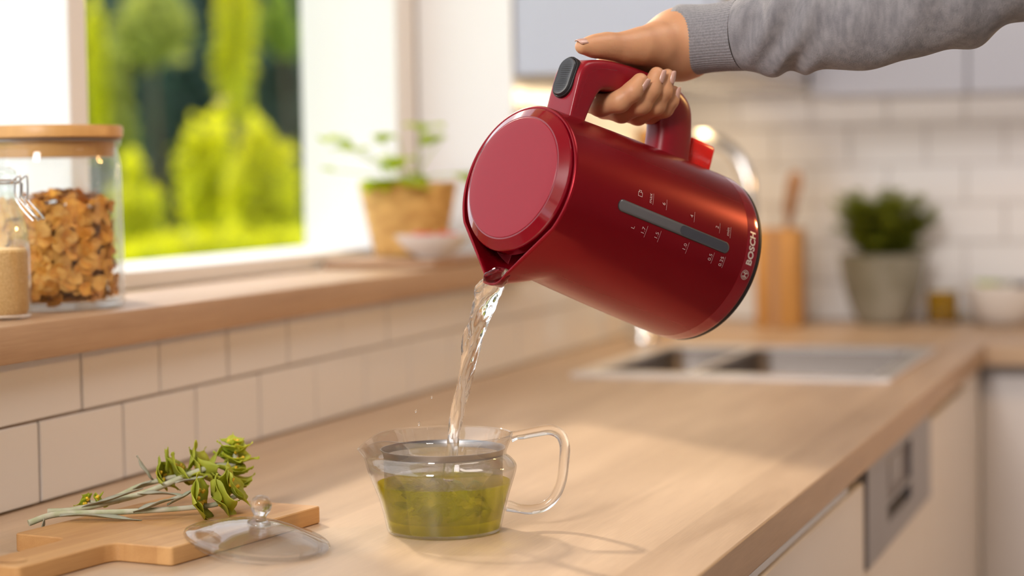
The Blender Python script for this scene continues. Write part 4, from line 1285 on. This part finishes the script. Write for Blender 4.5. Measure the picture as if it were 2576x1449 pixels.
hpv = Vector((0.452, 4.085, 0.0005))
pt = empty('herb_pot', hpv)
tag(pt, 'grey glazed ceramic pot tapering to its foot, by the back wall', 'plant pot')
lathe('pot', [(0.044, 0.0), (0.050, 0.003), (0.060, 0.022), (0.074, 0.060), (0.084, 0.100), (0.0895, 0.142), (0.0870, 0.144), (0.0820, 0.142), (0.078, 0.122), (0.0750, 0.118)], 'ceramic_grey', pt, 64, cap1=False)
lathe('soil', [(0.0785, 0.124), (0.04, 0.126), (0.001, 0.126)], 'soil', pt, 32, cap0=False)
hb = empty('potted_herb', hpv + Vector((0, 0, 0.125)))
tag(hb, 'bushy dark green herb growing in the grey pot', 'plant')
for k in range(70):
    a = random.uniform(0, 6.28); r = 0.055 * math.sqrt(random.random())
    top_ = Vector((r * 2.0 * math.cos(a), r * 1.4 * math.sin(a) - 0.005, random.uniform(0.03, 0.15) * (1.0 if math.cos(a) < 0.3 else 0.9)))
    b0 = Vector((r * 0.5 * math.cos(a), r * 0.5 * math.sin(a), 0))
    pth = catmull([b0, (b0 + top_) / 2 + Vector((0, 0, 0.012)), top_], 5)
    tube('stem', pth, 0.0009, 'thyme', hb, 5)
    lf = []
    for i in range(2, len(pth)):
        for q_ in range(5):
            aa = random.uniform(0, 6.28)
            d = Vector((math.cos(aa), math.sin(aa), random.uniform(-.2, .8)))
            lf.append(leaf_geo(pth[i], d, UP, random.uniform(.018, .030), random.uniform(.010, .016), 0.0, 0.2, 0.8, 3))
    obj('leaves', *merge_geo(lf), 'thyme', hb, True, 180)['kind'] = 'stuff'
og = empty('oil_glass', (0.578, 4.035, 0.0005))
tag(og, 'small glass filled with golden oil between the pot and bowl', 'glass')
lathe('tumbler', [(0.028, 0.0), (0.0325, 0.002), (0.0335, 0.006), (0.0315, 0.040), (0.0335, 0.0790), (0.0320, 0.0790), (0.0300, 0.040), (0.0318, 0.008), (0.001, 0.004)], 'jar_glass', og, 48)
lathe('oil', [(0.001, 0.0045), (0.0315, 0.0085), (0.0297, 0.040), (0.0312, 0.0690), (0.001, 0.0690)], 'oil', og, 48)
sb = empty('salad_bowl', (0.690, 4.10, 0.0005))
tag(sb, 'round white salad bowl on the worktop at the right edge', 'bowl')
lathe('bowl', [(0.036, 0.0), (0.042, 0.002), (0.058, 0.018), (0.074, 0.048), (0.080, 0.078), (0.078, 0.079), (0.071, 0.05), (0.055, 0.022), (0.001, 0.012)], 'ceramic_white', sb, 64)
for k, (dx, dy, sz, mt, lab) in enumerate(((-0.022, -0.02, .040, 'basil', 'bright green salad leaf on the left of the white bowl'), (-0.002, 0.0, .036, 'basil', 'green salad leaf in the middle of the white bowl'), (0.012, -0.03, .034, 'thyme', 'dark green salad leaf beside the black olives'))):
    o = obj('salad_leaf', *merge_geo([leaf_geo((0, 0, 0), (math.cos(k * 2.1 + i), math.sin(k * 2.1 + i), 0.35), UP, sz, sz * .8, -0.1, 0.3, 0.8) for i in range(3)]), mt, None, True, 180)
    o.location = sb.location + Vector((dx - 0.012, dy - 0.01, 0.078))
    tag(o, lab, 'salad leaf', 'salad leaves in the bowl')
for k in range(4):
    v, f = lathe_geo([(0.001, -0.011), (0.006, -0.009), (0.009, 0), (0.006, 0.009), (0.001, 0.011)], 14)
    o = obj('olive', v, f, 'olive_dark', None, True, 180)
    o.location = sb.location + Vector((0.030 + 0.014 * (k % 2), -0.026 + 0.016 * (k // 2), 0.076 + 0.004 * (k % 2))); o.rotation_euler = (1.2, k, 0)
    tag(o, 'black olive heaped on the right of the salad bowl', 'olive', 'olives in the salad bowl')
# round-topped wooden board leaning on the wall behind the tap
lb = empty('leaning_board', (0.030, 3.86, 0.0008)); lb.rotation_euler = (0, math.radians(-3.0), 0)
tag(lb, 'wooden serving board with rounded top leaning in the corner behind the tap', 'board')
pp = [(-0.07, 0), (0.07, 0), (0.07, 0.26)]
for k in range(1, 12):
    a = math.pi * k / 12
    pp.append((0.07 * math.cos(a), 0.26 + 0.05 * math.sin(a)))
pp.append((-0.07, 0.26))
pts_ = [Vector(p) for p in pp]
obj('plank', *loft_geo([[(x0, p.x, p.y) for p in inset_poly(pts_, i_)] for i_, x0 in ((0.002, 0.0), (0, 0.002), (0, 0.014), (0.002, 0.016))]), 'block_wood', lb, True, 35)
tube('grip', [(0.008, 0, 0.300), (0.008, 0, 0.345), (0.008, 0, 0.385), (0.008, 0, 0.405)], [0.017, 0.015, 0.018, 0.013], 'block_wood', lb, 14, 4)

# ------------------------------------------------------------------ the person: hand and forearm as one skin, sleeve over it
def kpt(p): return np.array(p, np.float32)
def cone_sdf(P, a, b, ra, rb):
    ab = b - a
    t = np.clip(((P - a) @ ab) / (ab @ ab), 0, 1)
    d = np.zeros_like(t)
    for q in range(3):
        d += (P[..., q] - (a[q] + t * ab[q])) ** 2
    return np.sqrt(d) - (np.float32(ra) + np.float32(rb - ra) * t)
def ell_sdf(P, c, axes, rad):
    q = (P - c) @ np.array(axes).T / np.array(rad)
    k0 = np.linalg.norm(q, axis=-1)
    return (k0 - 1) * min(rad)
def smin(a, b, k):
    h = np.clip(0.5 + 0.5 * (b - a) / k, 0, 1)
    return b + (a - b) * h - k * h * (1 - h)
cuff0 = at(1716, 104, 1.836); cuff1 = at(1868, 88, 1.80)
ck0 = KINV @ cuff0; ck1 = KINV @ (cuff1 * 0.75 + cuff0 * 0.25)
ck0 = (ck0.x, ck0.y, ck0.z - ZB); ck1 = (ck1.x, ck1.y, ck1.z - ZB)
lo_ = np.array([-0.232, -0.062, -0.225]); hi_ = np.array([-0.078, 0.058, -0.012]); hstep = 0.00125
nx, ny, nz = [int(math.ceil((hi_[i] - lo_[i]) / hstep)) for i in range(3)]
gx, gy, gz = [lo_[i] + hstep * np.arange(n) for i, n in enumerate((nx, ny, nz))]
G = np.stack(np.meshgrid(gx, gy, gz, indexing='ij'), -1).astype(np.float32)
fingers = {
    'index':  [(-.148, -.022, -.095, .0112), (-.126, -.0300, -.082, .0108), (-.1010, -.0235, -.0745, .0104), (-.0960, -.004, -.0745, .0098), (-.1015, .0150, -.0785, .0094), (-.1120, .0245, -.0820, .0088), (-.1225, .0278, -.0850, .0076)],
    'middle': [(-.150, -.019, -.108, .0112), (-.130, -.0320, -.100, .0112), (-.1030, -.0250, -.0985, .0106), (-.0985, -.002, -.0995, .0098), (-.1065, .0190, -.1000, .0095), (-.1200, .0270, -.1005, .0088), (-.1345, .0285, -.1020, .0074)],
    'ring':   [(-.152, -.017, -.124, .0108), (-.134, -.0310, -.120, .0106), (-.1065, -.0240, -.1180, .0100), (-.1020, .0000, -.1180, .0093), (-.1110, .0195, -.1170, .0090), (-.1240, .0265, -.1160, .0083), (-.1380, .0275, -.1160, .0070)],
    'pinky':  [(-.152, -.013, -.140, .0098), (-.138, -.0290, -.137, .0092), (-.1110, -.0230, -.1345, .0086), (-.1070, -.001, -.1335, .0080), (-.1130, .0170, -.1320, .0077), (-.1200, .0235, -.1310, .0072), (-.1280, .0250, -.1300, .0063)],
}
dF = None
for nm, pts in fingers.items():
    d = None
    for (a, b) in zip(pts[:-1], pts[1:]):
        c = cone_sdf(G, kpt(a[:3]), kpt(b[:3]), a[3], b[3])
        d = c if d is None else smin(d, c, 0.0035)
    # knuckle swelling at the middle joint
    kq = pts[4]
    d = smin(d, np.linalg.norm(G - kpt(kq[:3]), axis=-1) - kq[3] * 1.02, 0.003)
    dF = d if dF is None else smin(dF, d, 0.0014)
thumb = [(-.1745, .004, -.132, .0225), (-.1680, .006, -.1150, .0190), (-.1585, .007, -.0925, .0146), (-.1512, .0055, -.0752, .0112), (-.1462, .0040, -.0570, .0096), (-.1410, .0030, -.0440, .0076), (-.1360, .0025, -.0310, .0068)]
dP = None
for a, b in zip(thumb[:-1], thumb[1:]):
    c = cone_sdf(G, kpt(a[:3]), kpt(b[:3]), a[3], b[3])
    dP = c if dP is None else smin(dP, c, 0.011)
palm = [((-.152, -.018, -.096, .0110), (-.1810, -.008, -.150, .0225)), ((-.157, -.016, -.112, .0140), (-.1850, -.007, -.155, .0240)), ((-.164, -.014, -.126, .0150), (-.1810, -.006, -.150, .0225)),
        ((-.163, -.008, -.138, .0120), (-.1710, -.002, -.150, .0185)), ((-.1600, .006, -.134, .0120), (-.1690, .002, -.148, .0185)), ((-.178, .000, -.140, .0250), (-.1880, -.004, -.163, .0275)),
        ((-.1860, -.004, -.160, .0280), (*ck0, .0262)), ((*ck0, .0262), (*ck1, .0265)), ((-.1690, -.002, -.146, .0180), (ck0[0] + .006, ck0[1], ck0[2], .0210))]
for a, b in palm:
    c = cone_sdf(G, kpt(a[:3]), kpt(b[:3]), a[3], b[3])
    dP = smin(dP, c, 0.013)
D = smin(dP, dF, 0.0030)

def surface_nets(D, lo, h):
    S = D < 0
    nx, ny, nz = D.shape
    c = np.zeros((nx - 1, ny - 1, nz - 1), int); acc = np.zeros((nx - 1, ny - 1, nz - 1, 3)); cnt = np.zeros((nx - 1, ny - 1, nz - 1))
    sl = lambda o: tuple(slice(o[i], o[i] + n - 1) for i, n in enumerate((nx, ny, nz)))
    offs = [(i, j, k) for i in (0, 1) for j in (0, 1) for k in (0, 1)]
    for a in offs:
        for ax in range(3):
            if a[ax]: continue
            b = list(a); b[ax] = 1
            da, db = D[sl(a)], D[sl(b)]
            m = (da < 0) != (db < 0)
            t = np.where(m, da / np.where(m, da - db, 1), 0)
            for q in range(3):
                acc[..., q] += np.where(m, a[q] + (t if q == ax else 0), 0)
            cnt += m
    act = cnt > 0
    idx = -np.ones(act.shape, int); idx[act] = np.arange(act.sum())
    base = np.argwhere(act)
    V = (base + acc[act] / cnt[act][:, None]) * h + lo
    Fs = []
    for ax in range(3):
        o1, o2 = [q for q in range(3) if q != ax]
        s0 = [slice(1, -1)] * 3; s0[ax] = slice(0, -1)
        s1 = [slice(1, -1)] * 3; s1[ax] = slice(1, None)
        m = S[tuple(s0)] != S[tuple(s1)]
        p = np.argwhere(m)
        off = np.array([1, 1, 1]); off[ax] = 0
        p = p + off
        def cell(d1, d2):
            q = p.copy(); q[:, o1] += d1; q[:, o2] += d2
            q = np.minimum(q, np.array(idx.shape) - 1)
            return idx[q[:, 0], q[:, 1], q[:, 2]]
        f = np.stack([cell(-1, -1), cell(0, -1), cell(0, 0), cell(-1, 0)], 1)
        flip = S[tuple(s0)][m]
        if ax == 1: flip = ~flip
        f[~flip] = f[~flip][:, ::-1]
        Fs.append(f[(f >= 0).all(1)])
    return V, np.concatenate(Fs)
V, Fs = surface_nets(D, lo_, hstep)
# light smoothing
nb = np.zeros_like(V); ct = np.zeros(len(V))
E_ = np.concatenate([Fs[:, [0, 1]], Fs[:, [1, 2]], Fs[:, [2, 3]], Fs[:, [3, 0]]])
for it in range(6):
    nb[:] = 0; ct[:] = 0
    np.add.at(nb, E_[:, 0], V[E_[:, 1]]); np.add.at(ct, E_[:, 0], 1); np.add.at(nb, E_[:, 1], V[E_[:, 0]]); np.add.at(ct, E_[:, 1], 1)
    V = V * 0.45 + 0.55 * nb / ct[:, None]
kc = np.array(KB); KMn = np.array([[*KX], [*KY], [*KZ]])
W_ = (V + np.array([0, 0, ZB])) @ KMn + kc
wrist_w = kw(-.190, -.006, -.170)
person = empty('person', wrist_w)
tag(person, 'person in a grey knit sweater reaching in from the right, gripping the kettle handle', 'person')
me = bpy.data.meshes.new('arm')
me.from_pydata((W_ - np.array(wrist_w)).tolist(), [], Fs.tolist())
me.materials.append(MATS['skin'])
me.polygons.foreach_set('use_smooth', [True] * len(me.polygons))
me.update()
arm = link(bpy.data.objects.new('arm', me), person)

# finger nails
def nail(tip, prev, up, r, L, Wd, lift=0.0):
    tip, prev = Vector(tip), Vector(prev)
    d = (tip - prev).normalized()
    n = Vector(up); n = (n - d * n.dot(d)).normalized(); s = d.cross(n)
    Vv, Ff = [], []
    NU, NV = 8, 6
    for i in range(NU + 1):
        t = i / NU
        w = Wd * (0.86 + 0.14 * math.sin(math.pi * t)) * (1 if t < .9 else 0.86) * (0.7 if t < 0.05 else 1)
        for j in range(NV + 1):
            q = (j / NV - 0.5) * 2
            p = tip - d * (L * 0.62) + d * (L * t * (1 - 0.10 * q * q)) + s * (w * q) + n * (r * (1.13 - 0.11 * t + lift) - 0.30 * w * q * q * 1.6 - 0.0008 * (2 * t - 1) ** 2 * (1 if t > .5 else 0.2))
            Vv.append(p)
    for i in range(NU):
        for j in range(NV):
            a = i * (NV + 1) + j
            Ff.append((a, a + 1, a + NV + 2, a + NV + 1))
    Wv = [kw(*p) - wrist_w for p in Vv]
    o = obj('fingernail', Wv, Ff, 'nail', person, True, 180)
    so = o.modifiers.new('thick', 'SOLIDIFY'); so.thickness = 0.0006; so.offset = 0
    return o
for nm, upv in (('index', (0.25, 1, -0.55)), ('middle', (0.25, 1, -0.45)), ('ring', (0.25, 1, -0.45)), ('pinky', (0.2, 1, -0.4))):
    pts = fingers[nm]
    q = pts[-1]
    nail(Vector(q[:3]) + (Vector(q[:3]) - Vector(pts[-2][:3])).normalized() * q[3] * 0.20, pts[-2][:3], upv, q[3] * 1.0, 0.0125, 0.0047 if nm != 'pinky' else 0.0040)
q = thumb[-1]
nail(Vector(q[:3]) + Vector((0.0009, 0, 0.0020)), thumb[-2][:3], (-1, 0.25, 0), 0.0066, 0.0135, 0.0056)

# sleeve: rings along the forearm
cuff0 = at(1716, 104, 1.836); cuff1 = at(1868, 88, 1.80)
axis_pts = [cuff0, cuff1, at(2000, 66, 1.775), at(2120, 52, 1.757), at(2300, 8, 1.73), at(2450, -46, 1.71), at(2600, -110, 1.69), at(2760, -185, 1.67)]
ax_c = catmull(axis_pts, 12)
n1 = 12
def sleeve_rings(path, radf, n, fold):
    rings = []
    T = [(path[min(i + 1, len(path) - 1)] - path[max(i - 1, 0)]).normalized() for i in range(len(path))]
    for i, p in enumerate(path):
        t = T[i]
        u = (UP - t * UP.dot(t)).normalized(); w = t.cross(u)
        r = radf(i / (len(path) - 1))
        ring = []
        for j in range(n):
            a = 2 * math.pi * j / n
            rr_ = r + fold(i / (len(path) - 1), a)
            ring.append(p + u * (rr_ * math.cos(a)) + w * (rr_ * 0.92 * math.sin(a)) - wrist_w)
        rings.append(ring)
    return rings
pc = ax_c[0:n1 + 1]; ps = ax_c[n1:]
# cuff, ribbed along the arm
NR = 420
def ribs(t, a): return 0.00020 * math.cos(70 * a) * min(1, 8 * t) + 0.0004 * math.sin(3 * a + 2)
cr = sleeve_rings(pc, lambda t: 0.0338 - 0.0022 * math.sin(math.pi * t) - 0.0012 * t, NR, ribs)
cin = sleeve_rings(pc[:4], lambda t: 0.0316, NR, lambda t, a: 0)
first = sleeve_rings(pc[:2], lambda t: 0.0330, NR, lambda t, a: 0)[0]
crings = list(reversed(cin)) + [first] + cr
sleeve_r = lambda t: float(np.interp(t, [0, 0.04, 0.10, 0.25, 0.5, 0.75, 1.0], [0.0322, 0.0360, 0.0395, 0.0440, 0.0465, 0.0510, 0.056]))
def folds(t, a):
    b = 0.0
    b += 0.0034 * math.sin(5.5 * (t * 4.2 - 0.55 * math.cos(a - 0.7)) * 2.1) * math.exp(-((t - 0.16) / 0.13) ** 2)
    b += 0.0042 * math.sin(26 * t + 2.2 * math.cos(a + 0.5)) * math.exp(-((t - 0.60) / 0.20) ** 2)
    b += 0.0016 * math.sin(47 * t + 3 * a) * math.sin(2 * a + 1)
    b += 0.0020 * math.sin(14 * t - 2 * a + 1)
    return b * min(1, t / 0.05)
ps2 = catmull(ps, 3)
# the sleeve runs on past the elbow, well beyond the picture
ext = catmull([ps2[-1], ps2[-1] + Vector((0.10, -0.01, 0.075)), ps2[-1] + Vector((0.22, 0.0, 0.15)), ps2[-1] + Vector((0.34, 0.03, 0.21))], 14)[1:]
sr = sleeve_rings(ps2, sleeve_r, 128, folds) + sleeve_rings(ext, lambda t: 0.056 + 0.012 * t, 128, lambda t, a: folds(1, a) * (1 - t) + 0.003 * math.sin(30 * t + 2 * a) * t)
sleeve = obj('sleeve', *loft_geo(sr, cap0=False, cap1=True), 'knit', person, True, 180)
cuff = obj('cuff', *loft_geo(crings, False, False), 'knit_cuff', sleeve, True, 180)

# ------------------------------------------------------------------ the garden outside
lawn = box('ground', (-14, -0.43, -4, 22, -1.0, -0.95), 'lawn', bev=0)
tag(lawn, kind='structure')
def shrub(name, label, cat, px, py, depth, rx, rz, n, leaf, mat, trunk=True, ry=None, seed=0):
    rnd = np.random.default_rng(seed)
    c = at(px, py, depth)
    ry = ry or rx
    e = empty(name, (c.x, c.y, -0.95))
    tag(e, label, cat, 'shrubs and trees in the garden')
    # leaf cloud made of clumps
    K = 26
    cd = rnd.normal(size=(K, 3)); cd /= np.linalg.norm(cd, axis=1)[:, None]
    cc = cd * (rnd.uniform(0.25, 0.95, K)[:, None]) * np.array([rx, ry, rz])
    own = rnd.integers(0, K, n)
    pos = cc[own] + rnd.normal(size=(n, 3)) * np.array([rx, ry, rz]) * 0.17
    d1 = rnd.normal(size=(n, 3)); d1[:, 2] += 0.5; d1 /= np.linalg.norm(d1, axis=1)[:, None]
    d2 = np.cross(d1, rnd.normal(size=(n, 3))); d2 /= np.linalg.norm(d2, axis=1)[:, None]
    L = leaf * rnd.uniform(0.7, 1.3, n)[:, None]
    h = c.z + 0.95
    P = np.stack([pos - d1 * L * .5, pos + d2 * L * .28, pos + d1 * L * .5, pos - d2 * L * .28], 1).reshape(-1, 3) + np.array([0, 0, h])
    me = bpy.data.meshes.new('foliage')
    me.from_pydata(P.tolist(), [], np.arange(4 * n).reshape(n, 4).tolist())
    me.materials.append(MATS[mat])
    fo = link(bpy.data.objects.new('foliage', me), e)
    fo['kind'] = 'stuff'
    if trunk:
        tube('trunk', [(0, 0, 0), (0.03, 0.02, max(0.1, h * 0.5)), (0, 0, max(0.2, h))], [0.03, 0.012], 'bark', e, 8, 3)
    return e
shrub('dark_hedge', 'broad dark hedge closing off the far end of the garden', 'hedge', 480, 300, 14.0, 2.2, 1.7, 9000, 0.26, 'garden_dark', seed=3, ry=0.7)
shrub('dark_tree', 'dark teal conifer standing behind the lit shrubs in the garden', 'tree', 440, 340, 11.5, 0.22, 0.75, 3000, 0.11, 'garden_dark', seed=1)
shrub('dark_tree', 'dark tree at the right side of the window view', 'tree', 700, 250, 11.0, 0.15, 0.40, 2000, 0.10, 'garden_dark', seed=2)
shrub('olive_tree', 'pale olive green tree filling the upper left of the window', 'tree', 375, 70, 10.0, 0.21, 0.20, 1900, 0.075, 'garden_olive', seed=4)
shrub('olive_tree', 'slim olive tree between the jar lid and the dark conifer', 'tree', 295, 270, 9.6, 0.075, 0.27, 1100, 0.07, 'garden_olive', seed=5)
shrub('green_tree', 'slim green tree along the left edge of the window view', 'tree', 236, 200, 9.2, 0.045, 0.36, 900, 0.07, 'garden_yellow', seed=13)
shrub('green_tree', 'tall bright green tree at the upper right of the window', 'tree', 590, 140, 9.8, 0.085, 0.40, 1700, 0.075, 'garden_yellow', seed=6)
shrub('green_tree', 'mid green tree in the top right corner of the window', 'tree', 712, 60, 10.4, 0.09, 0.20, 1000, 0.07, 'garden_green', seed=7)
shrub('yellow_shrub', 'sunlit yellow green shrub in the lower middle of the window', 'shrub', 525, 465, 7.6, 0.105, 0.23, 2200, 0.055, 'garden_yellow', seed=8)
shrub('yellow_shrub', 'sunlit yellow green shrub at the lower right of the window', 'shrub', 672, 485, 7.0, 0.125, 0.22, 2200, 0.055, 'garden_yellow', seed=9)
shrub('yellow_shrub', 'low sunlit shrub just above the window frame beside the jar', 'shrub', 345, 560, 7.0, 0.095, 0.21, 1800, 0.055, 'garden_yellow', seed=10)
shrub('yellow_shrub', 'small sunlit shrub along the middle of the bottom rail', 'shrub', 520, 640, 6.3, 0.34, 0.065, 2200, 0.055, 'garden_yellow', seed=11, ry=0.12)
